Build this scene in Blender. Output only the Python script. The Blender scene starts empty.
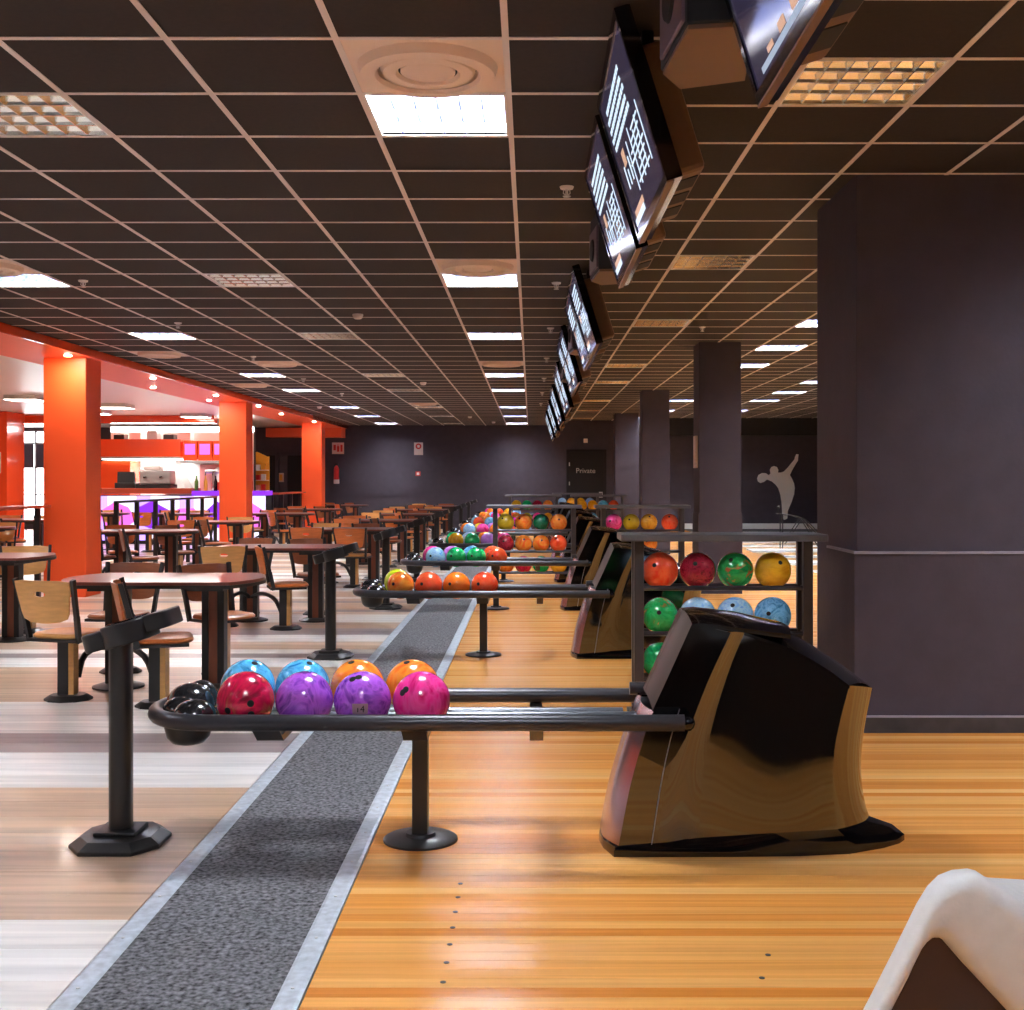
import bpy, bmesh, math, random
from mathutils import Vector, Matrix
random.seed(7)
SC = bpy.context.scene
COL = SC.collection
PI = math.pi

# ------------------------------------------------------------------ camera, world, exposure
F, HZ, VX, EYE = 1190.0, 480.0, 531.0, 1.40
cam_d = bpy.data.cameras.new('camera')
cam_d.sensor_width = 36.0
cam_d.sensor_fit = 'HORIZONTAL'
cam_d.lens = 36.0 * F / 1024.0
cam_d.shift_x = -(VX - 512.0) / 1024.0
cam_d.shift_y = (HZ - 505.0) / 1024.0
cam_d.clip_start = 0.05
cam = bpy.data.objects.new('camera', cam_d)
COL.objects.link(cam)
cam.location = (0, 0, EYE)
cam.rotation_euler = (PI / 2, 0, 0)
SC.camera = cam
world = bpy.data.worlds.new('daylight')
SC.world = world
world.use_nodes = True
world.node_tree.nodes['Background'].inputs[0].default_value = (0.9, 0.95, 1.0, 1)
world.node_tree.nodes['Background'].inputs[1].default_value = 4.0
SC.view_settings.view_transform = 'Standard'
SC.view_settings.look = 'None'
SC.view_settings.gamma = 1
SC.view_settings.use_curve_mapping = False
SC.view_settings.exposure = 1.5
LAMP = 46.0          # radiance of a lit ceiling panel
BARLAMP = 13.0

ZL, ZR = 2.96, 3.10  # ceiling heights: lounge / lane side
XS = 0.51            # where the ceiling steps up


def at(px, py, Y):
    return Vector(((px - VX) * Y / F, Y, EYE - (py - HZ) * Y / F))


def srgb(r, g, b):
    def f(c):
        c /= 255.0
        return c / 12.92 if c <= 0.04045 else ((c + 0.055) / 1.055) ** 2.4
    return (f(r), f(g), f(b), 1.0)


# ------------------------------------------------------------------ materials
def new_mat(name):
    m = bpy.data.materials.new(name)
    m.use_nodes = True
    nt = m.node_tree
    return m, nt, nt.nodes['Principled BSDF']


def N(nt, kind, **kw):
    n = nt.nodes.new(kind)
    for k, v in kw.items():
        setattr(n, k, v)
    return n


def mat(name, c, rough=0.5, metal=0.0, coat=0.0, noise=None, bump=None, spec=None, stretch=None):
    m, nt, b = new_mat(name)
    b.inputs['Base Color'].default_value = c
    b.inputs['Roughness'].default_value = rough
    b.inputs['Metallic'].default_value = metal
    b.inputs['Coat Weight'].default_value = coat
    b.inputs['Coat Roughness'].default_value = 0.05
    if spec is not None:
        b.inputs['Specular IOR Level'].default_value = spec
    if noise or bump:
        tc = N(nt, 'ShaderNodeTexCoord')
        mp = N(nt, 'ShaderNodeMapping')
        if stretch:
            mp.inputs['Scale'].default_value = stretch
        nt.links.new(tc.outputs['Object'], mp.inputs[0])
    if noise:
        sc, amt = noise
        t = N(nt, 'ShaderNodeTexNoise')
        t.inputs['Scale'].default_value = sc
        t.inputs['Detail'].default_value = 5
        nt.links.new(mp.outputs[0], t.inputs['Vector'])
        r = N(nt, 'ShaderNodeMapRange')
        r.inputs[1].default_value = 0.25
        r.inputs[2].default_value = 0.75
        r.inputs[3].default_value = 1 - amt
        r.inputs[4].default_value = 1 + amt
        nt.links.new(t.outputs['Fac'], r.inputs[0])
        mx = N(nt, 'ShaderNodeVectorMath', operation='SCALE')
        mx.inputs[0].default_value = c[:3]
        nt.links.new(r.outputs[0], mx.inputs['Scale'])
        nt.links.new(mx.outputs[0], b.inputs['Base Color'])
    if bump:
        sc, st = bump
        t = N(nt, 'ShaderNodeTexNoise')
        t.inputs['Scale'].default_value = sc
        t.inputs['Detail'].default_value = 4
        nt.links.new(mp.outputs[0], t.inputs['Vector'])
        bn = N(nt, 'ShaderNodeBump')
        bn.inputs['Strength'].default_value = st
        bn.inputs['Distance'].default_value = 0.01
        nt.links.new(t.outputs['Fac'], bn.inputs['Height'])
        nt.links.new(bn.outputs[0], b.inputs['Normal'])
    return m


def emit(name, c, s):
    m, nt, b = new_mat(name)
    b.inputs['Base Color'].default_value = (c[0] * 0.25, c[1] * 0.25, c[2] * 0.25, 1)
    b.inputs['Emission Color'].default_value = c
    b.inputs['Emission Strength'].default_value = s
    return m


def plank_mat(name, cols, rough, grain=0.22, coat=0.0, gscale=(1.2, 30, 1), seed_obj=True):
    """wood boards: one tint per board (object + island random), streaky grain along X"""
    m, nt, b = new_mat(name)
    oi = N(nt, 'ShaderNodeObjectInfo')
    ge = N(nt, 'ShaderNodeNewGeometry')
    ad = N(nt, 'ShaderNodeMath', operation='ADD')
    nt.links.new(oi.outputs['Random'], ad.inputs[0])
    nt.links.new(ge.outputs['Random Per Island'], ad.inputs[1])
    fr = N(nt, 'ShaderNodeMath', operation='FRACT')
    nt.links.new(ad.outputs[0], fr.inputs[0])
    cr = N(nt, 'ShaderNodeValToRGB')
    e = cr.color_ramp.elements
    e[0].position, e[0].color = 0.0, cols[0]
    e[1].position, e[1].color = 1.0, cols[-1]
    for i, c in enumerate(cols[1:-1]):
        x = e.new((i + 1) / (len(cols) - 1))
        x.color = c
    nt.links.new(fr.outputs[0], cr.inputs[0])
    mp = N(nt, 'ShaderNodeMapping')
    mp.inputs['Scale'].default_value = gscale
    nt.links.new(ge.outputs['Position'], mp.inputs[0])
    off = N(nt, 'ShaderNodeVectorMath', operation='ADD')
    nt.links.new(mp.outputs[0], off.inputs[0])
    sc = N(nt, 'ShaderNodeMath', operation='MULTIPLY')
    sc.inputs[1].default_value = 37.0
    nt.links.new(fr.outputs[0], sc.inputs[0])
    nt.links.new(sc.outputs[0], off.inputs[1])
    t = N(nt, 'ShaderNodeTexNoise')
    t.inputs['Scale'].default_value = 1.0
    t.inputs['Detail'].default_value = 6
    t.inputs['Distortion'].default_value = 0.6
    nt.links.new(off.outputs[0], t.inputs['Vector'])
    r = N(nt, 'ShaderNodeMapRange')
    r.inputs[1].default_value = 0.25
    r.inputs[2].default_value = 0.75
    r.inputs[3].default_value = 1 - grain
    r.inputs[4].default_value = 1 + grain * 0.7
    nt.links.new(t.outputs['Fac'], r.inputs[0])
    mx = N(nt, 'ShaderNodeVectorMath', operation='SCALE')
    nt.links.new(cr.outputs['Color'], mx.inputs[0])
    nt.links.new(r.outputs[0], mx.inputs['Scale'])
    nt.links.new(mx.outputs[0], b.inputs['Base Color'])
    b.inputs['Roughness'].default_value = rough
    b.inputs['Coat Weight'].default_value = coat
    b.inputs['Coat Roughness'].default_value = 0.12
    return m


def swirl(name, cols, scale=7.0, rough=0.2, dist=2.5):
    """polished bowling ball resin"""
    cols = [tuple(min(v * 1.35, 0.96) for v in c[:3]) + (1,) for c in cols]
    m, nt, b = new_mat(name)
    oi = N(nt, 'ShaderNodeObjectInfo')
    tc = N(nt, 'ShaderNodeTexCoord')
    sc = N(nt, 'ShaderNodeVectorMath', operation='SCALE')
    sc.inputs[0].default_value = (17, 9, 5)
    nt.links.new(oi.outputs['Random'], sc.inputs['Scale'])
    ad = N(nt, 'ShaderNodeVectorMath', operation='ADD')
    nt.links.new(tc.outputs['Object'], ad.inputs[0])
    nt.links.new(sc.outputs[0], ad.inputs[1])
    t = N(nt, 'ShaderNodeTexNoise')
    t.inputs['Scale'].default_value = scale
    t.inputs['Detail'].default_value = 4
    t.inputs['Distortion'].default_value = dist
    nt.links.new(ad.outputs[0], t.inputs['Vector'])
    cr = N(nt, 'ShaderNodeValToRGB')
    e = cr.color_ramp.elements
    n = len(cols)
    e[0].position, e[0].color = 0.32, cols[0]
    e[1].position, e[1].color = 0.68, cols[-1]
    for i, c in enumerate(cols[1:-1]):
        x = e.new(0.32 + 0.36 * (i + 1) / (n - 1))
        x.color = c
    nt.links.new(t.outputs['Fac'], cr.inputs[0])
    nt.links.new(cr.outputs[0], b.inputs['Base Color'])
    b.inputs['Roughness'].default_value = rough
    b.inputs['Coat Weight'].default_value = 0.6
    b.inputs['Coat Roughness'].default_value = 0.06
    return m


M = {}
M['black'] = mat('black_satin_metal', srgb(34, 31, 31), 0.38, 0.0, 0.15)
M['black_matte'] = mat('black_matte', srgb(22, 20, 20), 0.7)
M['rail'] = mat('rail_satin_black', srgb(62, 60, 64), 0.32, 0.45)
M['ledgegrey'] = mat('grey_laminate_edge', srgb(92, 91, 94), 0.4)
M['rackpost'] = mat('grey_brown_post', srgb(62, 57, 56), 0.4)
M['steel'] = mat('brushed_steel_rail', srgb(120, 122, 128), 0.28, 0.9)
M['gloss'] = mat('black_gloss', srgb(10, 9, 11), 0.1, 0.0, 0.25, spec=0.5)
M['mirror'] = mat('dark_mirror_gloss', srgb(16, 12, 10), 0.05, 0.0)
M['mirror'].node_tree.nodes['Principled BSDF'].inputs['IOR'].default_value = 2.25
M['lidfront'] = mat('lid_front_black', srgb(5, 4, 5), 0.35, spec=0.12)
M['domegloss'] = mat('dark_grey_gloss', srgb(38, 36, 38), 0.16, 0.0, 0.6)
M['purplesheen'] = mat('hood_front_sheen_tint', srgb(196, 180, 194), 0.24, 1.0)  # purple-silver reflection on the black hood front, put into the colour
M['wall'] = mat('charcoal_plaster', srgb(67, 59, 69), 0.75, noise=(6, 0.12), bump=(40, 0.15))
M['walldark'] = mat('black_plaster', srgb(30, 28, 31), 0.8, noise=(6, 0.1))
M['trimline'] = mat('pale_trim_edge', srgb(150, 146, 158), 0.5)
M['skirting'] = mat('dark_skirting', srgb(58, 55, 58), 0.45, noise=(8, 0.3))
M['orange'] = mat('orange_paint', srgb(255, 94, 38), 0.5, noise=(2, 0.04))
M['soffit'] = mat('orange_soffit_paint', srgb(255, 112, 66), 0.5)
M['redorange'] = mat('red_orange_gloss', srgb(246, 84, 40), 0.15, 0, 0.6)
M['tile'] = mat('dark_ceiling_tile', srgb(40, 29, 24), 0.85, noise=(40, 0.2))
M['tbar'] = mat('ceiling_grid_metal', srgb(222, 208, 202), 0.5)
M['white'] = mat('white_enamel', srgb(235, 228, 222), 0.45)
M['whiteceil'] = mat('white_ceiling_board', srgb(236, 226, 216), 0.35)
M['louvre'] = mat('polished_louvre', srgb(225, 222, 215), 0.18, 1.0)
M['lamp'] = emit('lit_panel', (0.86, 0.92, 1.0, 1), LAMP)
M['lampwarm'] = emit('lit_panel_bar', (1.0, 0.93, 0.86, 1), BARLAMP)
M['litlouvre'] = mat('louvre_darkened', srgb(58, 66, 104), 0.4)  # polished blades coloured dark so they show as a grid against the lamp
M['downlamp'] = emit('downlight_bulb', (1.0, 0.86, 0.74, 1), 450.0)
M['tube'] = mat('unlit_tube', srgb(240, 236, 230), 0.3)
M['carpet'] = mat('grey_carpet', srgb(108, 107, 110), 0.95, noise=(60, 1.15), bump=(120, 1.0))
M['alu'] = mat('aluminium_trim', srgb(196, 204, 212), 0.42, 0.25, noise=(30, 0.25))
M['screw'] = mat('screw_head', srgb(225, 225, 225), 0.3, 0.9)
M['approach'] = plank_mat('approach_maple', [srgb(226, 148, 66), srgb(238, 172, 94), srgb(216, 132, 52), srgb(230, 154, 72), srgb(242, 182, 108), srgb(220, 140, 60)], 0.26, 0.2, 0.0, (0.9, 45, 1))
M['vinyl_white'] = plank_mat('pale_vinyl', [srgb(246, 240, 232), srgb(234, 224, 214), srgb(248, 244, 238)], 0.34, 0.26, 0.15, (0.8, 16, 1))
M['vinyl_beige'] = plank_mat('beige_vinyl', [srgb(214, 180, 148), srgb(198, 160, 128), srgb(220, 190, 162)], 0.34, 0.34, 0.15, (0.8, 16, 1))
M['vinyl_grey'] = plank_mat('grey_vinyl', [srgb(160, 142, 138), srgb(148, 132, 128), srgb(174, 158, 153)], 0.34, 0.3, 0.15, (0.8, 16, 1))
M['lane'] = plank_mat('lane_boards', [srgb(232, 172, 108), srgb(240, 186, 122)], 0.25, 0.1, 0.4)
M['gutter'] = mat('pale_gutter', srgb(244, 242, 236), 0.4)
M['tan'] = mat('tan_beech_ply', srgb(214, 158, 90), 0.35, 0, 0.2, noise=(5, 0.12), stretch=(2, 2, 12))
M['brown'] = mat('brown_stained_ply', srgb(150, 82, 44), 0.32, 0, 0.2, noise=(5, 0.15), stretch=(2, 2, 12))
M['amber'] = mat('amber_stained_ply', srgb(206, 112, 52), 0.32, 0, 0.2, noise=(5, 0.15), stretch=(2, 2, 12))
M['tabletop'] = mat('red_brown_laminate', srgb(124, 62, 52), 0.3, 0, 0.2, noise=(60, 0.1))
M['legwood'] = mat('reddish_leg_wood', srgb(128, 72, 50), 0.4, noise=(6, 0.15), stretch=(6, 6, 1))
M['seatgrey'] = mat('pale_grey_moulded', srgb(206, 202, 198), 0.6, noise=(25, 0.06), bump=(90, 0.1))
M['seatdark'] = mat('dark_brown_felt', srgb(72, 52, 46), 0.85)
M['bodytan'] = mat('tan_plastic', srgb(112, 82, 56), 0.5)
M['speakerside'] = mat('plum_grey_plastic', srgb(92, 74, 84), 0.5)
M['screen'] = emit('display_dark', (0.035, 0.028, 0.055, 1), 0.30)
M['screen'].node_tree.nodes['Principled BSDF'].inputs['Base Color'].default_value = (0.006, 0.005, 0.01, 1)
M['screen'].node_tree.nodes['Principled BSDF'].inputs['Roughness'].default_value = 0.12
M['screen'].node_tree.nodes['Principled BSDF'].inputs['Specular IOR Level'].default_value = 0.2
M['gfx'] = emit('display_white', (0.62, 0.78, 0.95, 1), 0.42)
M['gfxpale'] = emit('display_pale_blue', (0.5, 0.62, 0.8, 1), 0.24)
M['gfx2'] = emit('display_orange', (0.75, 0.45, 0.3, 1), 0.3)
M['gfxblue'] = emit('display_blue', (0.12, 0.14, 0.5, 1), 1.0)
M['dot'] = mat('approach_dot', srgb(30, 22, 18), 0.5)
M['hole'] = mat('finger_hole', srgb(8, 6, 8), 0.8)
M['signwhite'] = mat('sign_white', srgb(225, 205, 195), 0.5)
M['signred'] = mat('sign_red', srgb(205, 40, 30), 0.5)
M['letter'] = mat('sign_lettering', srgb(215, 210, 205), 0.5)
M['silhouette'] = mat('pale_relief', srgb(250, 246, 240), 0.5)
M['purple'] = emit('bar_front_violet', (0.42, 0.28, 1.0, 1), 0.75)
M['purplelight'] = emit('bar_front_pale', (0.72, 0.66, 1.0, 1), 0.75)
M['purpledeep'] = emit('bar_front_deep', (0.22, 0.02, 0.75, 1), 0.5)
M['magenta'] = emit('bar_pink_glow', (1.0, 0.12, 0.62, 1), 0.6)
M['shelflight'] = emit('bar_shelf_light', (1.0, 0.97, 0.95, 1), 6.0)
M['counter'] = mat('red_brown_counter', srgb(176, 70, 46), 0.3, 0, 0.3)
M['stainless'] = mat('stainless', srgb(205, 204, 202), 0.3, 0.8)
M['glass'] = mat('clear_bottle_green', srgb(90, 140, 60), 0.1, 0, 0.6)
M['yellow'] = mat('yellow_card', srgb(240, 170, 50), 0.5)
M['pinkpack'] = mat('pink_packets', srgb(225, 140, 140), 0.5)
M['extred'] = mat('extinguisher_red', srgb(215, 40, 40), 0.3, 0, 0.4)
M['blind'] = mat('dark_blind', srgb(70, 72, 92), 0.7)
M['windowframe'] = mat('pale_window_frame', srgb(150, 150, 160), 0.5)
M['whitegrille'] = mat('white_diffuser', srgb(232, 206, 186), 0.5)

BALL = {
    'red': swirl('ball_maroon', [srgb(130, 8, 40), srgb(205, 20, 70), srgb(175, 15, 55), srgb(170, 80, 60)], 6),
    'purple': swirl('ball_purple', [srgb(88, 30, 140), srgb(165, 85, 200), srgb(120, 50, 170)], 9),
    'pink': swirl('ball_pink', [srgb(225, 10, 120), srgb(245, 60, 140), srgb(190, 0, 90)], 7),
    'teal': swirl('ball_teal', [srgb(30, 110, 170), srgb(90, 180, 220), srgb(50, 140, 190)], 9),
    'orange': swirl('ball_orange', [srgb(240, 95, 20), srgb(250, 135, 45), srgb(235, 80, 20)], 5),
    'redorange': swirl('ball_red_orange', [srgb(238, 60, 25), srgb(245, 85, 45), srgb(228, 50, 22)], 5),
    'amber': swirl('ball_amber', [srgb(235, 120, 20), srgb(240, 110, 25), srgb(225, 95, 20)], 5),
    'lime': swirl('ball_lime', [srgb(170, 190, 20), srgb(205, 215, 40)], 5),
    'sky': swirl('ball_light_blue', [srgb(90, 150, 215), srgb(160, 200, 235), srgb(110, 170, 225)], 12),
    'blue': swirl('ball_blue', [srgb(60, 130, 180), srgb(110, 175, 215), srgb(50, 115, 165)], 12),
    'green': swirl('ball_green', [srgb(0, 110, 60), srgb(20, 170, 90), srgb(10, 140, 70)], 8),
    'greenrust': swirl('ball_green_rust', [srgb(10, 140, 60), srgb(30, 165, 85), srgb(20, 140, 65), srgb(150, 95, 50)], 8),
    'darkgreen': swirl('ball_dark_green', [srgb(0, 70, 50), srgb(10, 105, 70)], 7),
    'gold': swirl('ball_gold', [srgb(205, 150, 15), srgb(225, 170, 30), srgb(195, 135, 10)], 5),
    'olive': swirl('ball_olive', [srgb(165, 145, 20), srgb(190, 165, 35)], 5),
    'wine': swirl('ball_wine', [srgb(95, 8, 28), srgb(150, 25, 50), srgb(120, 10, 30)], 10, dist=4),
    'lilac': swirl('ball_lilac', [srgb(150, 90, 180), srgb(190, 130, 210)], 7),
}
BALLWORD = {'red': 'marbled crimson', 'purple': 'streaky purple', 'pink': 'hot pink', 'teal': 'teal blue', 'orange': 'orange',
            'redorange': 'red-orange', 'amber': 'amber orange', 'lime': 'lime yellow', 'sky': 'pale sky blue', 'blue': 'marbled blue',
            'green': 'emerald green', 'greenrust': 'rusty green', 'darkgreen': 'dark green', 'gold': 'mustard gold',
            'olive': 'olive yellow', 'wine': 'wine red marbled', 'lilac': 'lilac'}


# ------------------------------------------------------------------ mesh builder
class MB:
    def __init__(s):
        s.v, s.f, s.m, s.cur = [], [], [], 0

    def add(s, vs, fs):
        o = len(s.v)
        s.v += [tuple(p) for p in vs]
        for f in fs:
            s.f.append([i + o for i in f])
            s.m.append(s.cur)
        return s

    def box(s, x0, x1, y0, y1, z0, z1):
        vs = [(x, y, z) for z in (z0, z1) for y in (y0, y1) for x in (x0, x1)]
        return s.add(vs, [(0, 2, 3, 1), (4, 5, 7, 6), (0, 1, 5, 4), (2, 6, 7, 3), (0, 4, 6, 2), (1, 3, 7, 5)])

    def obox(s, mtx, sx, sy, sz):
        vs = [mtx @ Vector((x * sx / 2, y * sy / 2, z * sz / 2)) for z in (-1, 1) for y in (-1, 1) for x in (-1, 1)]
        return s.add(vs, [(0, 2, 3, 1), (4, 5, 7, 6), (0, 1, 5, 4), (2, 6, 7, 3), (0, 4, 6, 2), (1, 3, 7, 5)])

    def bar(s, p0, p1, w, t, up=(0, 0, 1)):
        """rectangular bar between two points: w across, t along 'up'"""
        p0, p1 = Vector(p0), Vector(p1)
        d = (p1 - p0).normalized()
        u = Vector(up)
        if abs(d.dot(u)) > 0.98:
            u = Vector((1, 0, 0))
        a = d.cross(u).normalized()
        b = a.cross(d).normalized()
        vs = []
        for p in (p0, p1):
            for i, j in ((-1, -1), (1, -1), (1, 1), (-1, 1)):
                vs.append(p + a * (i * w / 2) + b * (j * t / 2))
        return s.add(vs, [(3, 2, 1, 0), (4, 5, 6, 7), (0, 1, 5, 4), (1, 2, 6, 5), (2, 3, 7, 6), (3, 0, 4, 7)])

    def tube(s, pts, r, n=12, closed=False, cap=True):
        pts = [Vector(p) for p in pts]
        k = len(pts)
        rs = r if isinstance(r, (list, tuple)) else [r] * k
        rings = []
        ref = None
        for i, p in enumerate(pts):
            if closed:
                d = (pts[(i + 1) % k] - pts[i - 1]).normalized()
            else:
                d = (pts[min(i + 1, k - 1)] - pts[max(i - 1, 0)]).normalized()
            if ref is None:
                ref = Vector((0, 0, 1)) if abs(d.z) < 0.9 else Vector((1, 0, 0))
            a = d.cross(ref)
            if a.length < 1e-4:
                a = d.cross(Vector((0, 1, 0)))
            a.normalize()
            b = a.cross(d).normalized()
            ref = b
            rings.append([p + (a * math.cos(2 * PI * j / n) + b * math.sin(2 * PI * j / n)) * rs[i] for j in range(n)])
        vs = [q for ring in rings for q in ring]
        fs = []
        m = k if closed else k - 1
        for i in range(m):
            for j in range(n):
                a0, b0 = i * n + j, i * n + (j + 1) % n
                c0, d0 = ((i + 1) % k) * n + (j + 1) % n, ((i + 1) % k) * n + j
                fs.append((a0, b0, c0, d0))
        if cap and not closed:
            fs.append(tuple(range(n - 1, -1, -1)))
            fs.append(tuple((k - 1) * n + j for j in range(n)))
        return s.add(vs, fs)

    def lathe(s, prof, n=24, c=(0, 0, 0), sx=1.0, sy=1.0, ph=0.0):
        vs = []
        for r, z in prof:
            for j in range(n):
                a = 2 * PI * j / n + ph
                vs.append((c[0] + r * sx * math.cos(a), c[1] + r * sy * math.sin(a), c[2] + z))
        fs = []
        k = len(prof)
        for i in range(k - 1):
            for j in range(n):
                fs.append((i * n + j, i * n + (j + 1) % n, (i + 1) * n + (j + 1) % n, (i + 1) * n + j))
        fs.append(tuple(range(n - 1, -1, -1)))
        fs.append(tuple((k - 1) * n + j for j in range(n)))
        return s.add(vs, fs)

    def sphere(s, c, r, nu=24, nv=14):
        vs = [(c[0], c[1], c[2] - r)]
        for i in range(1, nv):
            t = PI * i / nv
            for j in range(nu):
                p = 2 * PI * j / nu
                vs.append((c[0] + r * math.sin(t) * math.cos(p), c[1] + r * math.sin(t) * math.sin(p), c[2] - r * math.cos(t)))
        vs.append((c[0], c[1], c[2] + r))
        fs = [(0, 1 + (j + 1) % nu, 1 + j) for j in range(nu)]
        for i in range(nv - 2):
            for j in range(nu):
                a = 1 + i * nu
                fs.append((a + j, a + (j + 1) % nu, a + nu + (j + 1) % nu, a + nu + j))
        l = len(vs) - 1
        a = 1 + (nv - 2) * nu
        fs += [(a + j, a + (j + 1) % nu, l) for j in range(nu)]
        return s.add(vs, fs)

    def prism(s, poly, a0, a1, axis='z'):
        n = len(poly)

        def P(p, a):
            if axis == 'z':
                return (p[0], p[1], a)
            if axis == 'y':
                return (p[0], a, p[1])
            return (a, p[0], p[1])
        vs = [P(p, a0) for p in poly] + [P(p, a1) for p in poly]
        fs = [tuple(range(n - 1, -1, -1)), tuple(range(n, 2 * n))]
        fs += [(i, (i + 1) % n, n + (i + 1) % n, n + i) for i in range(n)]
        return s.add(vs, fs)

    def patch(s, rows):
        """open grid surface from rows of points"""
        nr, nc = len(rows), len(rows[0])
        vs = [p for r in rows for p in r]
        fs = [(i * nc + j, i * nc + j + 1, (i + 1) * nc + j + 1, (i + 1) * nc + j) for i in range(nr - 1) for j in range(nc - 1)]
        return s.add(vs, fs)

    def mesh(s, name, mats, smooth=40, recalc=True, weld=0.0):
        me = bpy.data.meshes.new(name)
        me.from_pydata(s.v, [], s.f)
        mats = mats if isinstance(mats, (list, tuple)) else [mats]
        for x in mats:
            me.materials.append(x)
        if len(mats) > 1:
            me.polygons.foreach_set('material_index', s.m)
        bm = bmesh.new()
        bm.from_mesh(me)
        if weld:
            bmesh.ops.remove_doubles(bm, verts=bm.verts, dist=weld)
        if recalc:
            bmesh.ops.recalc_face_normals(bm, faces=bm.faces)
        bm.to_mesh(me)
        bm.free()
        if smooth:
            me.shade_smooth()
            me.set_sharp_from_angle(angle=math.radians(smooth))
        me.update()
        return me

    def build(s, name, mats, parent=None, loc=None, smooth=40, bevel=0, weld=0.0):
        o = bpy.data.objects.new(name, s.mesh(name, mats, smooth, True, weld))
        COL.objects.link(o)
        if parent:
            o.parent = parent
        if loc:
            o.location = loc
        if bevel:
            b = o.modifiers.new('bevel', 'BEVEL')
            b.width = bevel
            b.segments = 2
            b.limit_method = 'ANGLE'
            b.angle_limit = math.radians(40)
        return o


def tag(o, label=None, cat=None, group=None, kind=None):
    if label:
        o['label'] = label
    if cat:
        o['category'] = cat
    if group:
        o['group'] = group
    if kind:
        o['kind'] = kind
    return o


def thing(name, loc=(0, 0, 0), label=None, cat=None, group=None, rz=0.0):
    o = bpy.data.objects.new(name, None)
    o.empty_display_size = 0.1
    COL.objects.link(o)
    o.location = loc
    o.rotation_euler = (0, 0, rz)
    return tag(o, label, cat, group)


def struct(name, mb, m, parent=None, **kw):
    o = mb.build(name, m, parent, **kw)
    o['kind'] = 'structure'
    return o


def inst(name, me, parent=None, loc=(0, 0, 0), rot=None):
    o = bpy.data.objects.new(name, me)
    COL.objects.link(o)
    if parent:
        o.parent = parent
    o.location = loc
    if rot:
        o.rotation_euler = rot
    return o


KIDS = {}


def copy_tree(o, parent=None):
    c = o.copy()
    COL.objects.link(c)
    if parent:
        c.parent = parent
    for ch in list(o.children):
        copy_tree(ch, c)
    return c


def dup(root, loc, rz=0.0, label=None, group=None, remat=None):
    c = copy_tree(root)
    c.location = loc
    c.rotation_euler = (0, 0, rz)
    if label:
        c['label'] = label
    if group:
        c['group'] = group
    return c


def words(i):
    return ['first', 'second', 'third', 'fourth', 'fifth', 'sixth', 'seventh', 'eighth', 'ninth', 'tenth', 'eleventh', 'twelfth', 'thirteenth', 'fourteenth', 'fifteenth'][i]


# ================================================================== SETTING
XW0, XW1, YW0, YW1 = -16.0, 10.0, -3.0, 34.0
# ---- floor slab and its boards
floor = struct('floor', MB().box(XW0, XW1, YW0, YW1, -0.12, -0.012), M['black_matte'])
SX0, SX1 = -1.276, -0.618     # carpet strip between lounge and approach
# lounge planks
rows = []
y = 2.64
pattern = ['w'] * 5 + ['b'] * 7 + ['w'] * 3 + ['g'] * 2 + ['w'] * 4 + ['b'] * 6 + ['w', 'w', 'g', 'w', 'b', 'b', 'w', 'w', 'g', 'g', 'b', 'b', 'w', 'w', 'w', 'b', 'g', 'b', 'b']
y = 3.79 - 5 * 0.2325
PW = 0.2325
vm = {'w': M['vinyl_white'], 'b': M['vinyl_beige'], 'g': M['vinyl_grey']}
pm = {}
for k in vm:
    mb = MB().box(0, 2.6 - 0.002, 0.0008, PW - 0.0008, -0.012, 0)
    pm[k] = mb.mesh('plank', vm[k], 0)
far = {k: MB() for k in vm}
n_rows = 0
idx = 0
cnt = 0
while y < YW1 - 0.01:
    k = pattern[idx] if idx < len(pattern) else random.choice('wwwbbbg')
    if y < 11.8:
        x = SX0 - 0.004 - 2.6 + random.choice((0, 0.6, 1.2, 1.9)) * 0
        off = random.uniform(0, 2.0)
        x1 = SX0 - 0.004
        first = True
        while x1 > -6.2:
            x0 = x1 - (2.6 if not first else 2.6)
            inst('plank', pm[k], floor, (x1 - 2.6, y, 0))
            x1 -= 2.6
            first = False
            cnt += 1
        far[k].box(XW0, x1, y + 0.0008, y + PW - 0.0008, -0.012, 0)
    else:
        far[k].box(XW0, SX0 - 0.004, y + 0.0008, min(y + PW, YW1) - 0.0008, -0.012, 0)
    y += PW
    idx += 1
yy = YW0
while yy < 3.79 - 5 * 0.2325 - 0.05:
    far[random.choice('wwb')].box(XW0, SX0 - 0.004, yy + 0.0008, min(yy + PW, 3.79 - 5 * 0.2325) - 0.0008, -0.012, 0)
    yy += PW
for k in far:
    o = far[k].build('far_planks', vm[k], floor, smooth=0)
    o['kind'] = 'stuff'
# approach boards (run towards the pins)
AX0, AX1 = SX1 + 0.004, 4.3
BW = 0.062
bme = MB().box(AX0, AX1, 0.0004, BW - 0.0004, -0.012, 0).mesh('floor_board', M['approach'], 0)
y = 2.6
nb = 0
farb = MB()
while y < YW1 - BW:
    if y < 10.6:
        inst('floor_board', bme, floor, (0, y, 0))
        nb += 1
    else:
        farb.box(AX0, AX1, y + 0.0004, y + BW - 0.0004, -0.012, 0)
    y += BW
y = 2.6 - BW
while y > YW0:
    farb.box(AX0, AX1, y + 0.0004, y + BW - 0.0004, -0.012, 0)
    y -= BW
farb.build('far_boards', M['approach'], floor, smooth=0)['kind'] = 'stuff'
dm = MB().lathe([(0.0085, 0), (0.0085, 0.0012)], 12).mesh('approach_dot', M['dot'], 0)
for i in range(7):
    inst('approach_dot', dm, floor, (-0.245, 3.317 + 0.135 * i, 0))
for px, py in ((762, 978), (768, 955)):
    Z = EYE * F / (py - HZ)
    inst('approach_dot', dm, floor, ((px - VX) * Z / F, Z, 0))
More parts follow.
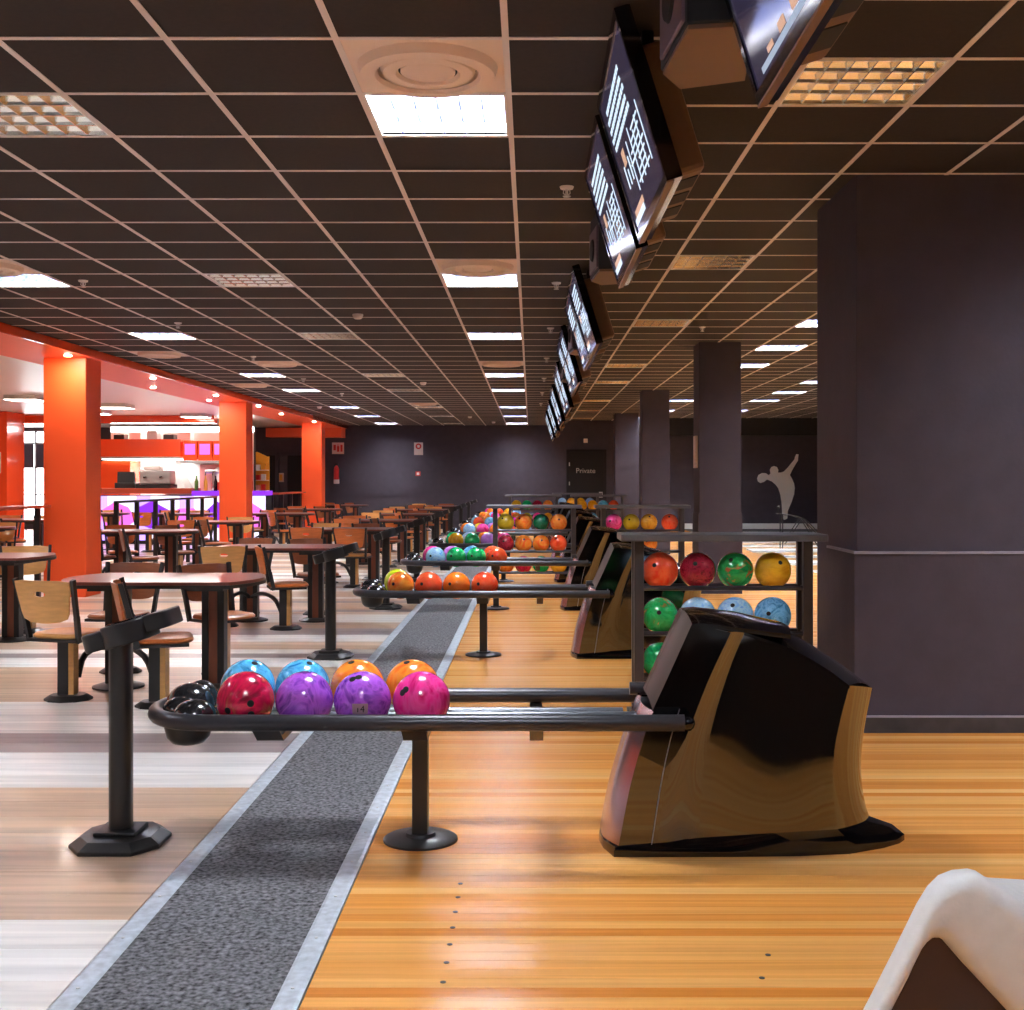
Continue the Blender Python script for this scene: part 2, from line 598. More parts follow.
# carpet strip with aluminium edge trims
carpet = struct('floor_carpet', MB().box(SX0 + 0.07, SX1 - 0.07, YW0, YW1, -0.012, 0.003), M['carpet'])
for nm, x0, x1 in (('trim_1', SX0, SX0 + 0.07), ('trim_2', SX1 - 0.07, SX1)):
    t = struct(nm, MB().prism([(x0, -0.012), (x1, -0.012), (x1, 0.004), (x1 - 0.012, 0.007), (x0 + 0.012, 0.007), (x0, 0.002)], YW0, YW1, 'y'), M['alu'], smooth=0)
    sm = MB().lathe([(0.006, 0), (0.005, 0.003)], 8).mesh('screw', M['screw'], 0)
    yy = 2.9
    while yy < 10:
        inst('screw', sm, t, ((x0 + x1) / 2, yy, 0.0065))
        yy += 0.36
# ---- lanes beyond the foul line
UNITS = [4.63, 9.52, 12.95, 16.45, 19.95, 23.45, 26.95, 30.45]
for i, yc in enumerate(UNITS):
    for s in (-1, 1):
        yl = yc + s * 0.93
        struct('lane', MB().box(4.3, XW1, yl - 0.53, yl + 0.53, -0.012, 0.0), M['lane'], floor, smooth=0)
        for g in (-1, 1):
            c = yl + g * 0.66
            pts = [(c + 0.115 * math.cos(a), -0.002 - 0.03 * math.sin(a)) for a in [PI * q / 8 for q in range(9)]]
            r0 = [(4.3, p[0], p[1]) for p in pts]
            r1 = [(XW1, p[0], p[1]) for p in pts]
            struct('gutter', MB().patch([r0, r1]), M['gutter'], floor)
    # capping over the ball track
    struct('capping', MB().box(4.3, XW1, yc - 0.285, yc + 0.285, -0.01, 0.03), M['gutter'], floor, smooth=0)
    if i + 1 < len(UNITS):
        g0, g1 = yc + 1.71, UNITS[i + 1] - 1.71
        if g1 - g0 > 0.02:
            struct('capping', MB().box(4.3, XW1, g0, g1, -0.01, 0.02), M['gutter'], floor, smooth=0)
# lane floor level is lower than the approach under the gutters: the slab top is visible as dark grooves

# ---- walls
def wall(name, mb, m):
    return struct(name, mb, m, smooth=0)


WX0, WX1, WZ0, WZ1 = -14.9, -13.5, 0.25, 2.83      # window opening in the far wall
wb = MB()
wb.box(WX1, XW1, YW1, YW1 + 0.2, -0.12, 3.4)
wb.box(XW0, WX0, YW1, YW1 + 0.2, -0.12, 3.4)
wb.box(WX0, WX1, YW1, YW1 + 0.2, -0.12, WZ0)
wb.box(WX0, WX1, YW1, YW1 + 0.2, WZ1, 3.4)
wall_back = wall('wall_back', wb, M['wall'])
struct('dado_ledge', MB().box(-5.1, XW1, YW1 - 0.018, YW1, 0.93, 0.96), M['wall'], wall_back, smooth=0)
wall('wall_left', MB().box(XW0 - 0.2, XW0, YW0, YW1, -0.12, 3.4), M['orange'])
wall('wall_right', MB().box(XW1, XW1 + 0.2, YW0, YW1 + 0.2, -0.12, 3.4), M['walldark'])
wall('wall_front', MB().box(XW0, XW1, YW0 - 0.2, YW0, -0.12, 3.4), M['walldark'])
struct('baseboard_back', MB().box(4.3, XW1, YW1 - 0.03, YW1, 0, 0.16), M['gutter'], smooth=0)
struct('lane_bulkhead', MB().box(2.8, XW1, 32.6, 33.0, 2.62, ZR - 0.005), M['walldark'], smooth=0)
win = thing('window_1', (0, 0, 0))
win['kind'] = 'structure'
mb = MB()
for z in (WZ0, 1.74, 2.42, WZ1 - 0.05):
    mb.box(WX0, WX1, YW1 + 0.05, YW1 + 0.1, z, z + 0.05)
for x in (WX0, -14.2, WX1 - 0.05):
    mb.box(x, x + 0.05, YW1 + 0.05, YW1 + 0.1, WZ0, WZ1)
mb.build('window_frame', M['windowframe'], win, smooth=0)
for x in (WX0 + 0.05, -14.15):
    MB().box(x, x + 0.62, YW1 + 0.04, YW1 + 0.06, 1.76, 2.42).build('blind', M['blind'], win, smooth=0)

# door marked Private in the far wall
door = thing('door_1', (1.58, YW1, 0))
door['kind'] = 'structure'
MB().box(-0.5, 0.5, -0.04, -0.002, 0.0, 2.2).build('door_leaf', M['black_matte'], door, smooth=0, bevel=0.004)
mb = MB()
mb.box(-0.57, -0.5, -0.06, -0.002, 0, 2.27).box(0.5, 0.57, -0.06, -0.002, 0, 2.27).box(-0.57, 0.57, -0.06, -0.002, 2.2, 2.27)
mb.build('door_frame', M['walldark'], door, smooth=0)
MB().tube([(-0.42, -0.1, 0.98), (0.42, -0.1, 0.98)], 0.022, 8).box(-0.44, -0.38, -0.1, -0.04, 0.95, 1.01).box(0.36, 0.46, -0.11, -0.04, 0.9, 1.06).build('push_bar', M['stainless'], door)
for z in (0.4, 1.25, 1.8):
    MB().box(-0.5, -0.47, -0.055, -0.04, z, z + 0.1).build('hinge', M['stainless'], door, smooth=0)


def text(name, body, size, m, parent, loc, rot=(PI / 2, 0, 0), ext=0.004, align='CENTER'):
    cu = bpy.data.curves.new(name, 'FONT')
    cu.body = body
    cu.size = size
    cu.extrude = ext
    cu.align_x = align
    cu.align_y = 'CENTER'
    cu.materials.append(m)
    tmp = bpy.data.objects.new(name, cu)
    COL.objects.link(tmp)
    dg = bpy.context.evaluated_depsgraph_get()
    dg.update()
    me = bpy.data.meshes.new_from_object(tmp.evaluated_get(dg))
    me.name = name
    bpy.data.objects.remove(tmp)
    o = bpy.data.objects.new(name, me)
    if not me.materials:
        me.materials.append(m)
    COL.objects.link(o)
    o.parent = parent
    o.location = loc
    o.rotation_euler = rot
    return o


text('lettering', 'Private', 0.2, M['letter'], door, (-0.02, -0.046, 1.66))
o = MB().box(-0.06, 0.06, -0.05, 0, -0.06, 0.06).build('emergency_light', M['signwhite'], None, (1.56, YW1, 2.52), 0, 0.01)
tag(o, 'small white emergency light above the door marked Private', 'emergency light')
for n_, x in (('door_2', -7.75), ('door_3', -6.5)):
    d = thing(n_, (x, YW1, 0))
    d['kind'] = 'structure'
    MB().box(-0.45, 0.45, -0.04, -0.002, 0, 2.1).build('door_leaf', M['walldark'], d, smooth=0)
    MB().box(-0.55, -0.45, -0.06, -0.002, 0, 2.2).box(0.45, 0.55, -0.06, -0.002, 0, 2.2).box(-0.55, 0.55, -0.06, -0.002, 2.1, 2.2).build('door_frame', M['wall'], d, smooth=0)
    MB().tube([(0.36, -0.09, 1.0), (0.26, -0.09, 1.0)], 0.012, 8).build('door_handle', M['stainless'], d)

# ---- ceilings: slab, tiles, grid bars
ceil = struct('ceiling', MB().box(XW0, XW1, YW0, YW1, 3.3, 3.5), M['black_matte'], smooth=0)
LITROWS = [4.8, 9.0, 12.6, 17.4, 20.4, 25.2, 28.8, 32.4]
BACKROWS = [-1.8, 1.2]  # unseen rows around the camera, added to light the foreground
C0, C1, C2, C3, C4, C5 = -0.69, -2.49, -4.29, 1.11, 2.91, 4.71


def key(x, y):
    return (round(x / 0.01), round(y / 0.01))


taken = {}
ADDED_ROWS = {C4: [30.0, 15.0], C5: [30.6, 22.8, 15.6]}  # lit panels added to brighten the far lane side and its wall
for c in ADDED_ROWS:
    for r in ADDED_ROWS[c]:
        taken[key(c, r)] = ('lamp', c, r)
for c in (C0, C1, C2, C3, C4, C5):
    for r in LITROWS + BACKROWS:
        taken[key(c, r)] = ('lamp', c, r)
VENTS = [(C0, 4.2), (C0, 8.4), (C0, 15.6), (C2, 8.4), (-3.69, 15.6), (-4.89, 14.4), (-4.89, 19.2), (C1, 24.0)]
for c, r in VENTS:
    taken[key(c, r)] = ('vent', c, r)

tile_me = MB().box(0.008, 0.592, 0.008, 0.592, 0.0, 0.015).mesh('ceiling_tile', M['tile'], 0)
left_x = [round(-0.09 - 0.6 * k, 3) for k in range(-1 + 0, 9)]      # left edges of the lounge columns ... x0
left_x = [round(XS - 0.6 - 0.6 * k, 3) for k in range(9)]           # -0.09 ... -4.89
right_x = [round(XS + 0.6 * k, 3) for k in range(16)]
fart = MB()
nt_ = 0
ycells = [round(-3.0 + 0.6 * k, 3) for k in range(62)]
for zc, xs in ((ZL, left_x), (ZR, right_x)):
    for x in xs:
        for yv in ycells:
            if yv > YW1 - 0.3:
                continue
            if key(x, yv) in taken:
                continue
            vis = 3.5 < yv < 10.6 and (x + 0.6) * F / max(yv, .1) > -560 and x * F / max(yv, .1) < 520 and x < 3.2
            if vis and nt_ < 298:
                inst('ceiling_tile', tile_me, ceil, (x, yv, zc))
                nt_ += 1
            else:
                fart.box(x + 0.008, x + 0.592, yv + 0.008, min(yv + 0.592, YW1), zc, zc + 0.015)
XE = -5.24
for yv in ycells:
    if yv < YW1 - 0.3:
        fart.box(XE, -4.89 - 0.008, yv + 0.008, min(yv + 0.592, YW1), ZL, ZL + 0.015)
fart.build('far_tiles', M['tile'], ceil, smooth=0)['kind'] = 'stuff'
for zc, xs, xa, xb in ((ZL, left_x, XE, XS), (ZR, right_x, XS, XW1)):
    lines = sorted(set(xs + ([XS] if zc == ZR else [])))
    for x in lines:
        if zc == ZR and x == XS:
            continue
        MB().box(x - 0.012, x + 0.012, YW0, YW1, zc - 0.004, zc + 0.03).build('grid_runner', M['tbar'], ceil, smooth=0)
    for yv in ycells:
        if yv < YW1:
            MB().box(xa, xb, yv - 0.012, yv + 0.012, zc - 0.003, zc + 0.03).build('grid_bar', M['tbar'], ceil, smooth=0)
struct('trim_3', MB().box(XS - 0.012, XS + 0.012, YW0, YW1, ZL - 0.004, ZR + 0.03), M['tile'], smooth=0)
# orange bulkhead between lounge and bar, and the pale bar ceiling
sof = struct('trim_4', MB().box(-6.2, XE, YW0, YW1, 2.86, 3.28), M['soffit'], smooth=0)
struct('fascia', MB().box(XE, XE + 0.02, YW0, YW1, 2.86, ZL - 0.006), M['redorange'], sof, smooth=0)
struct('ceiling_bar', MB().box(XW0, -6.2, YW0, YW1, 2.9, 3.0), M['whiteceil'], smooth=0)
mb = MB()
struct('trim_5', MB().box(XW0, -7.35, 27.6, 27.9, 2.72, 2.899), M['redorange'], smooth=0)
struct('trim_6', MB().box(-7.4, -5.3, 33.2, 33.99, 2.6, 2.859), M['soffit'], smooth=0)

# ---- columns
for i, y0 in enumerate((14.2, 22.2, 30.2)):
    w = struct('orange_column', MB().box(-5.82, -5.31, y0, y0 + 0.5, 0, 2.86), M['orange'], smooth=0, bevel=0.01)
    w['label'] = ['nearest', 'middle', 'farthest'][i] + ' square orange column under the orange bulkhead'
    w['category'] = 'column'
w = struct('red_column', MB().box(-12.2, -11.45, 26.0, 26.9, 0, 2.9), M['redorange'], smooth=0, bevel=0.01)
tag(w, 'red column at the far left edge beside the bright window', 'column')
MB().box(-0.14, 0.14, 0, 0.012, -0.23, 0.23).build('notice', M['signwhite'], w, (-11.72, 25.985, 1.78), 0)
big = struct('dark_column', MB().box(1.81, 3.7, 6.62, 7.53, 0, 3.2), M['wall'], smooth=0, bevel=0.006)
tag(big, 'broad charcoal column at the right edge with pale dado line', 'column')
struct('lower_cladding', MB().box(1.795, 3.715, 6.6, 7.2, 0.09, 0.99), M['wall'], big, smooth=0)
struct('ledge', MB().box(1.79, 3.72, 6.592, 7.21, 0.99, 1.004), M['trimline'], big, smooth=0)
struct('baseboard', MB().box(1.785, 3.725, 6.585, 7.21, 0, 0.085), M['skirting'], big, smooth=0)
struct('baseboard_edge', MB().box(1.783, 3.727, 6.583, 7.212, 0.085, 0.094), M['trimline'], big, smooth=0)
for i, (x0, x1, y0) in enumerate(((2.07, 2.59, 14.66), (2.10, 2.62, 22.5), (2.14, 2.75, 30.4))):
    w = struct('dark_column', MB().box(x0, x1, y0, y0 + 0.5, 0, 3.2), M['wall'], smooth=0, bevel=0.008)
    tag(w, ['tall charcoal column behind the nearest ball rack', 'narrow charcoal column second from the far wall', 'farthest charcoal column, beside the door marked Private'][i], 'column')
    struct('lower_cladding', MB().box(x0 - 0.012, x1 + 0.012, y0 - 0.012, y0 + 0.51, 0, 0.99), M['wall'], w, smooth=0)
    if i == 0:
        MB().box(x0 - 0.03, x0, y0 + 0.12, y0 + 0.3, 1.55, 1.95).build('switch_plate', M['signwhite'], w, smooth=0)

# ================================================================== CEILING FITTINGS
def make_light(lit, bar=False):
    t = thing('ceiling_light')
    fr = MB()
    for a, b, c, d in ((-0.297, 0.297, -0.297, -0.28), (-0.297, 0.297, 0.28, 0.297), (-0.297, -0.28, -0.28, 0.28), (0.28, 0.297, -0.28, 0.28)):
        fr.box(a, b, c, d, -0.003, 0.012)
    fr.build('frame', M['white'], t, smooth=0)
    tr = MB()
    tr.add([(-0.28, -0.28, 0.0), (0.28, -0.28, 0.0), (0.28, 0.28, 0.0), (-0.28, 0.28, 0.0), (-0.28, -0.28, 0.1), (0.28, -0.28, 0.1), (0.28, 0.28, 0.1), (-0.28, 0.28, 0.1)],
           [(4, 5, 6, 7), (0, 1, 5, 4), (1, 2, 6, 5), (2, 3, 7, 6), (3, 0, 4, 7)])
    tr.build('reflector_tray', M['louvre'] if not lit else M['white'], t, smooth=0)
    if lit and not bar:
        MB().box(-0.27, 0.27, -0.27, 0.27, 0.084, 0.092).build('lamp_panel', M['lamp'], t, smooth=0)
    elif not lit:
        for x in (-0.21, -0.07, 0.07, 0.21):
            MB().tube([(-0.26, x, 0.065), (0.26, x, 0.065)], 0.013, 8).build('tube', M['tube'], t)
    if bar:
        MB().box(-0.278, 0.278, -0.278, 0.278, -0.002, 0.006).build('diffuser', M['lampwarm'], t, smooth=0)
        return t
    lv = MB()
    nx, ny = (6, 3) if lit else (6, 4)
    h = 0.058 if lit else 0.04
    for k in range(1, nx):
        x = -0.28 + 0.56 * k / nx
        lv.add([(x - 0.007, -0.28, h), (x + 0.007, -0.28, h), (x + 0.007, 0.28, h), (x - 0.007, 0.28, h), (x - 0.002, -0.28, 0), (x + 0.002, -0.28, 0), (x + 0.002, 0.28, 0), (x - 0.002, 0.28, 0)],
               [(0, 1, 2, 3), (4, 5, 6, 7), (0, 1, 5, 4), (1, 2, 6, 5), (2, 3, 7, 6), (3, 0, 4, 7)])
    if not lit:
        hw = 0.56 / ny / 2
        for k in range(ny + 1):
            yv = -0.28 + 0.56 * k / ny
            for sg in (-1, 1):
                if (k == 0 and sg < 0) or (k == ny and sg > 0):
                    continue
                prof = [(0.003, 0.0), (0.008, 0.015), (0.02, 0.033), (0.04, 0.048), (hw * 0.93, 0.058)]
                lv.patch([[Vector((-0.28, yv + sg * a_, z_)), Vector((0.28, yv + sg * a_, z_))] for a_, z_ in prof])
    for k in range(1, ny):
        yv = -0.28 + 0.56 * k / ny
        lv.box(-0.28, 0.28, yv - 0.004, yv + 0.004, 0.0, h)
    lv.build('louvre', M['louvre'] if not lit else M['litlouvre'], t, smooth=0)
    return t


def make_vent():
    t = thing('air_vent')
    MB().box(-0.292, 0.292, -0.292, 0.292, 0.0, 0.02).build('panel', M['whitegrille'], t, smooth=0)
    for nm, r0, r1, z0, z1 in (('outer_ring', 0.265, 0.19, 0.0, -0.034), ('middle_ring', 0.182, 0.112, -0.006, -0.026)):
        mb = MB()
        n = 32
        prof = [(r0, z0), (r0 - 0.012, z1), (r1 + 0.01, z1 - 0.002), (r1, z1 + 0.012)]
        vs = []
        for r, z in prof:
            for j in range(n):
                vs.append((r * math.cos(2 * PI * j / n), r * math.sin(2 * PI * j / n), z))
        fs = [(i * n + j, i * n + (j + 1) % n, (i + 1) * n + (j + 1) % n, (i + 1) * n + j) for i in range(3) for j in range(n)]
        mb.add(vs, fs).build(nm, M['whitegrille'], t)
    MB().lathe([(0.185, -0.0005), (0.185, -0.002)], 32).build('throat', M['black_matte'], t, smooth=0)
    MB().lathe([(0.07, -0.004), (0.104, -0.012), (0.104, -0.02), (0.09, -0.026)], 28).build('centre_disc', M['whitegrille'], t)
    return t


proto = {True: None, False: None}
colname = {C0: 'the central column', C1: 'the dim column left of centre', C2: 'the column by the orange bulkhead',
           C3: 'the column right of the screens', C4: 'the column beyond the dark pillars', C5: 'the outermost column over the lanes'}
for c in (C0, C1, C2, C3, C4, C5):
    lit = c in (C0, C2, C4, C5)
    zc = ZL if c < 0.5 else ZR
    lst = sorted(LITROWS + ADDED_ROWS.get(c, [])) + BACKROWS
    for i, r in enumerate(lst):
        back = r in BACKROWS
        if back and not lit:
            pass
        lb = ('lit ceiling light, ' if lit else 'unlit ceiling light, ') + (words(i) + ' from the front in ' if not back else '') + colname[c]
        if back:
            lb = ('lit' if lit else 'unlit') + ' ceiling light added ' + ('just ahead of' if r > 0 else 'behind') + ' the camera in ' + colname[c]
        if proto[lit] is None:
            proto[lit] = make_light(lit)
            t = proto[lit]
        else:
            t = copy_tree(proto[lit])
        t.location = (c + 0.3, r + 0.3, zc)
        tag(t, lb, 'ceiling light', 'square louvred ceiling lights')
vp = None
VL = ['large white round air vent right beside the nearest lit panel', 'round air vent before the second lit panel', 'pale air vent far down the lit column',
      'round air vent beside the bright light at the left edge', 'pale air vent in the far left of the dark ceiling', 'small pale air vent near the bulkhead, above the middle column',
      'second small pale air vent along the bulkhead', 'faint pale air vent in the dim far column']
for (c, r), lb in zip(VENTS, VL):
    if vp is None:
        vp = make_vent()
        t = vp
    else:
        t = copy_tree(vp)
    t.location = (c + 0.3, r + 0.3, ZL)
    tag(t, lb, 'air vent', 'round ceiling air vents')
# bar ceiling lights; those in the last row are added to brighten the bar
bp = None
for x, yv, lb in ((-8.2, 23.5, 'lit light in the pale bar ceiling above the counter'), (-9.0, 17.5, 'lit light in the pale bar ceiling above the orange seating'), (-11.5, 20.5, 'lit light deep in the pale bar ceiling at the left'),
              (-8.5, 11.5, 'lit light in the bar ceiling left of the frame'), (-12.0, 15.0, 'lit light over the left part of the bar'), (-8.2, 6.0, 'lit bar light beside the camera'),
              (-7.6, 27.0, 'added light over the bar counter end'), (-9.4, 25.6, 'added light over the middle of the bar counter'), (-9.0, 21.2, 'added light over the seats before the bar'), (-9.6, 29.3, 'added light behind the red bar beam'), (-12.6, 30.0, 'added light near the window behind the red beam')):
    if bp is None:
        bp = make_light(True, True)
        t = bp
    else:
        t = copy_tree(bp)
    t.location = (x, yv, 2.82)
    tag(t, lb, 'ceiling light', 'bar ceiling lights')
# soffit downlights
dp = None
for i, (x, yv) in enumerate(((-5.41, 13.9), (-5.4, 17.0), (-5.94, 18.7), (-5.4, 20.4), (-5.87, 21.7), (-5.36, 23.4), (-5.5, 26.2), (-5.4, 29.6))):
    if dp is None:
        dp = thing('downlight')
        mb = MB().lathe([(0.055, 0.0), (0.055, -0.006), (0.04, -0.008)], 16)
        mb.build('trim_ring', M['white'], dp)
        MB().lathe([(0.038, -0.0085), (0.03, -0.012)], 16).build('lamp', M['downlamp'], dp)
        t = dp
    else:
        t = copy_tree(dp)
    t.location = (x, yv, 2.86)
    tag(t, 'small round downlight in the orange bulkhead, ' + words(i) + ' from the camera', 'downlight', 'bulkhead downlights')
# sprinklers and smoke detectors
sp = None
SPR = [(0.19, 6.33), (0.2, 9.4), (0.2, 12.2), (0.2, 15.2), (0.2, 18.2), (0.2, 21.2), (0.2, 24.2), (-3.5, 9.3), (-3.5, 11.8), (-3.5, 15.0), (-3.5, 18.3), (-3.4, 21.4), (1.9, 13.2)]
for i, (x, yv) in enumerate(SPR):
    if sp is None:
        sp = thing('sprinkler')
        MB().lathe([(0.038, 0), (0.034, -0.012), (0.014, -0.016)], 16).build('escutcheon', M['white'], sp)
        mb = MB().tube([(0, 0, -0.012), (0, 0, -0.045)], 0.008, 8)
        mb.tube([(0.016, 0, -0.016), (0.018, 0, -0.035), (0, 0, -0.05)], 0.0035, 6).tube([(-0.016, 0, -0.016), (-0.018, 0, -0.035), (0, 0, -0.05)], 0.0035, 6)
        mb.build('nozzle', M['stainless'], sp)
        MB().lathe([(0.022, -0.05), (0.02, -0.054)], 12).build('deflector', M['stainless'], sp)
        t = sp
    else:
        t = copy_tree(sp)
    t.location = (x, yv, ZR if x > XS else ZL)
    w_ = 'in the row beside the screens, ' + words(i) + ' from the camera' if i < 7 else ('in the left ceiling row, ' + words(i - 7) + ' from the camera' if i < 12 else 'on the lane side by the big column')
    tag(t, 'white ceiling sprinkler ' + w_, 'sprinkler', 'ceiling sprinklers')
sd = None
for i, (x, yv) in enumerate(((-1.63, 11.2), (-1.72, 19.0), (-1.5, 29.2), (-3.9, 17.6), (-4.5, 25.3), (-1.0, 31.8), (4.2, 28.0))):
    if sd is None:
        sd = thing('smoke_detector')
        MB().lathe([(0.05, 0), (0.052, -0.012)], 16).build('base', M['white'], sd)
        MB().lathe([(0.048, -0.012), (0.046, -0.03), (0.03, -0.045)], 16).build('cover', M['white'], sd)
        t = sd
    else:
        t = copy_tree(sd)
    t.location = (x, yv, ZR if x > XS else ZL)
    tag(t, 'round white smoke detector on the dark ceiling, ' + words(i) + ' of those counted from the camera', 'smoke detector', 'smoke detectors')

# ================================================================== SCREENS
def make_screen(seed, W=1.02, variant=0):
    """hung display; local origin at the upper edge of its near end, faces -X and down"""
    rnd = random.Random(seed)
    t = thing('score_screen')
    vd = Vector((0.175, 0, -0.566))
    H = vd.length
    vd.normalize()
    un = Vector((0, 1, 0))
    nn = Vector((-0.566, 0, -0.175)).normalized()

    def P(u, v, d=0.0):
        return un * u + vd * v + nn * d

    def slab(mb, u0, u1, v0, v1, d0, d1):
        vs = [P(u, v, d) for d in (d0, d1) for v in (v0, v1) for u in (u0, u1)]
        mb.add(vs, [(0, 2, 3, 1), (4, 5, 7, 6), (0, 1, 5, 4), (2, 6, 7, 3), (0, 4, 6, 2), (1, 3, 7, 5)])
        return mb
    slab(MB(), 0, W, 0, H, -0.05, -0.004).build('cabinet', M['gloss'], t, smooth=0)
    mb = MB()
    b = 0.028
    slab(mb, 0, W, 0, b, -0.004, 0.004)
    slab(mb, 0, W, H - b, H, -0.004, 0.004)
    slab(mb, 0, b, b, H - b, -0.004, 0.004)
    slab(mb, W - b, W, b, H - b, -0.004, 0.004)
    mb.build('bezel', M['gloss'], t, smooth=0)
    mb = MB()
    slab(mb, 0, W, H, H + 0.006, -0.02, 0.005)
    mb.build('bottom_edge', M['bodytan'], t, smooth=0)
    slab(MB(), b, W - b, b, H - b, -0.004, -0.001).build('display', M['screen'], t, smooth=0)
    # graphics: rows of scores and bowling tables drawn on the display
    g = MB()
    if variant == 0:
        for r in range(5):
            v = 0.085 + r * 0.034
            u = 0.3 + 0.02 * (r % 2)
            end = 0.9 - 0.05 * (r == 0)
            while u < end:
                l = rnd.uniform(0.02, 0.045)
                slab(g, u, u + l, v, v + 0.017, -0.001, 0.0006)
                u += l + rnd.uniform(0.01, 0.018)
        for r in range(7):
            v = 0.285 + r * 0.027
            slab(g, 0.2 + 0.03 * (r % 3), 0.42 + 0.07 * (r % 4), v, v + 0.007, -0.001, 0.0006)
        for k in range(5):
            u = 0.16 + k * 0.11
            slab(g, u, u + 0.012, 0.26 + 0.02 * (k % 3), 0.47, -0.001, 0.0006)
        for k in range(3):
            u = 0.66 + k * 0.08
            slab(g, u, u + 0.02, 0.32 + 0.03 * (k % 2), 0.41, -0.001, 0.0006)
        p = MB()
        slab(p, 0.6, 0.9, 0.49, 0.515, -0.001, 0.0004)
        slab(p, 0.72, 0.8, 0.27, 0.33, -0.001, 0.0004)
        p.build('score_picture', M['gfx2'], t, smooth=0)['kind'] = 'stuff'
        slab(g, 0.62, 0.95, 0.515, 0.54, -0.001, 0.0007)
    else:
        slab(g, 0.1, 0.94, 0.05, 0.34, -0.001, 0.0006)
        slab(g, 0.2, 0.9, 0.535, 0.55, -0.001, 0.0006)
        p = MB()
        for k in range(6):
            slab(p, 0.1 + 0.13 * k, 0.16 + 0.13 * k, 0.5 + 0.008 * (k % 3), 0.53, -0.001, 0.0006)
        p.build('score_picture', M['gfx2'], t, smooth=0)['kind'] = 'stuff'
    g.build('score_graphics', M['gfx'] if variant == 0 else M['gfxpale'], t, smooth=0)['kind'] = 'stuff'
    # back housing with vent slots along the lower edge
    slab(MB(), 0.12, W - 0.12, 0.1, H - 0.03, -0.16, -0.05).build('back_housing', M['bodytan'], t, smooth=0, bevel=0.02)
    for k in range(3):
        u = 0.2 + k * 0.22
        slab(MB(), u, u + 0.15, H - 0.031, H - 0.026, -0.14, -0.07).build('vent_slot', M['black_matte'], t, smooth=0)
    # ceiling brackets
    for u in (0.25, W - 0.3):
        a = P(u, 0.12, -0.1)
        MB().bar(a, (a.x, a.y, 0.012), 0.04, 0.04).build('bracket', M['black'], t, smooth=0)
    return t


sc0 = make_screen(3)
sc1 = make_screen(5, variant=1)
SCR = [(0.275, 3.90), (0.275, 5.05), (0.30, 8.6), (0.30, 9.65), (0.30, 11.95), (0.30, 12.98), (0.31, 14.7), (0.31, 15.75), (0.31, 18.2), (0.31, 19.23), (0.31, 21.7), (0.31, 22.73), (0.31, 25.2), (0.31, 26.23)]
sc1.location = (0.41, 2.03, 2.925)
tag(sc1, 'large glossy screen cut off by the top edge, nearest the camera', 'screen', 'hanging score screens')
for i, (x, yv) in enumerate(SCR):
    t = sc0 if i == 0 else copy_tree(sc0)
    t.location = (x, yv, ZL - 0.012 if i < 6 else ZL - 0.1)
    tag(t, (['big score screen with white lettering at the front of the nearest full pair', 'score screen right behind the big front one, ending in a point'] + ['hanging score screen, %s in the row counted from the camera side' % (words(k) if k < 12 else 'second to last' if k == 12 else 'last') for k in range(2, 14)])[i], 'screen', 'hanging score screens')
    if i >= 6:
        for u in (0.25, 0.72):
            MB().box(0.11, 0.15, u - 0.02, u + 0.02, 0.0, 0.1).build('drop_rod', M['black'], t, smooth=0)


def make_speaker():
    t = thing('loudspeaker')
    h = 0.36
    poly = [(0.03, 0.0), (0.16, -0.02), (0.25, 0.34), (0.26, 0.42), (0.07, 0.5), (0.0, 0.36)]
    MB().prism(poly, 0.012, h, 'z').build('cabinet', M['black_matte'], t, smooth=0, bevel=0.006)
    MB().prism([(p[0] * 0.96 + 0.005, p[1] * 0.96 + 0.009) for p in poly], 0.0, 0.012, 'z').build('base_panel', M['bodytan'], t, smooth=0)
    # side cheek with round port
    d = Vector((0.03 - 0.0, 0.0 - 0.36, 0)).normalized()
    n = Vector((-abs(d.y), -d.x, 0)).normalized()
    n = Vector((d.y, -d.x, 0))
    c = Vector((0.015, 0.18, 0.15))
    mtx = Matrix((( d.x, n.x, 0, c.x), (d.y, n.y, 0, c.y), (0, 0, 1, c.z), (0, 0, 0, 1)))
    MB().obox(mtx, 0.3, 0.02, 0.24).build('cheek', M['speakerside'], t, smooth=0, bevel=0.005)
    mb = MB()
    mb.lathe([(0.07, 0), (0.06, 0.016)], 20)
    o = mb.build('port', M['hole'], t)
    o.matrix_local = Matrix.Translation(c + Vector((-1, 0, 0)) * 0.004) @ Vector((0, 0, 1)).rotation_difference(Vector((-1, -0.1, 0))).to_matrix().to_4x4()
    MB().box(0.185, 0.215, 0.16, 0.24, h, 0.375 + 0.135).build('bracket', M['black'], t, smooth=0)
    return t


spk = make_speaker()
for i, (x, yv, lb) in enumerate(((0.38, 3.12, 'black angular loudspeaker with tan underside behind the top edge screen'), (0.355, 6.75, 'black loudspeaker with tan base behind the nearest full pair of screens'),
                                 (0.355, 10.85, 'small black loudspeaker between the second and third screen pairs'), (0.355, 14.05, 'farthest visible black loudspeaker in the row of screens'))):
    t = spk if i == 0 else copy_tree(spk)
    t.location = (x, yv, 2.585)
    tag(t, lb, 'loudspeaker', 'hanging loudspeakers')

# ================================================================== BALL RETURNS
def lerp(a, b, t):
    return a + (b - a) * t


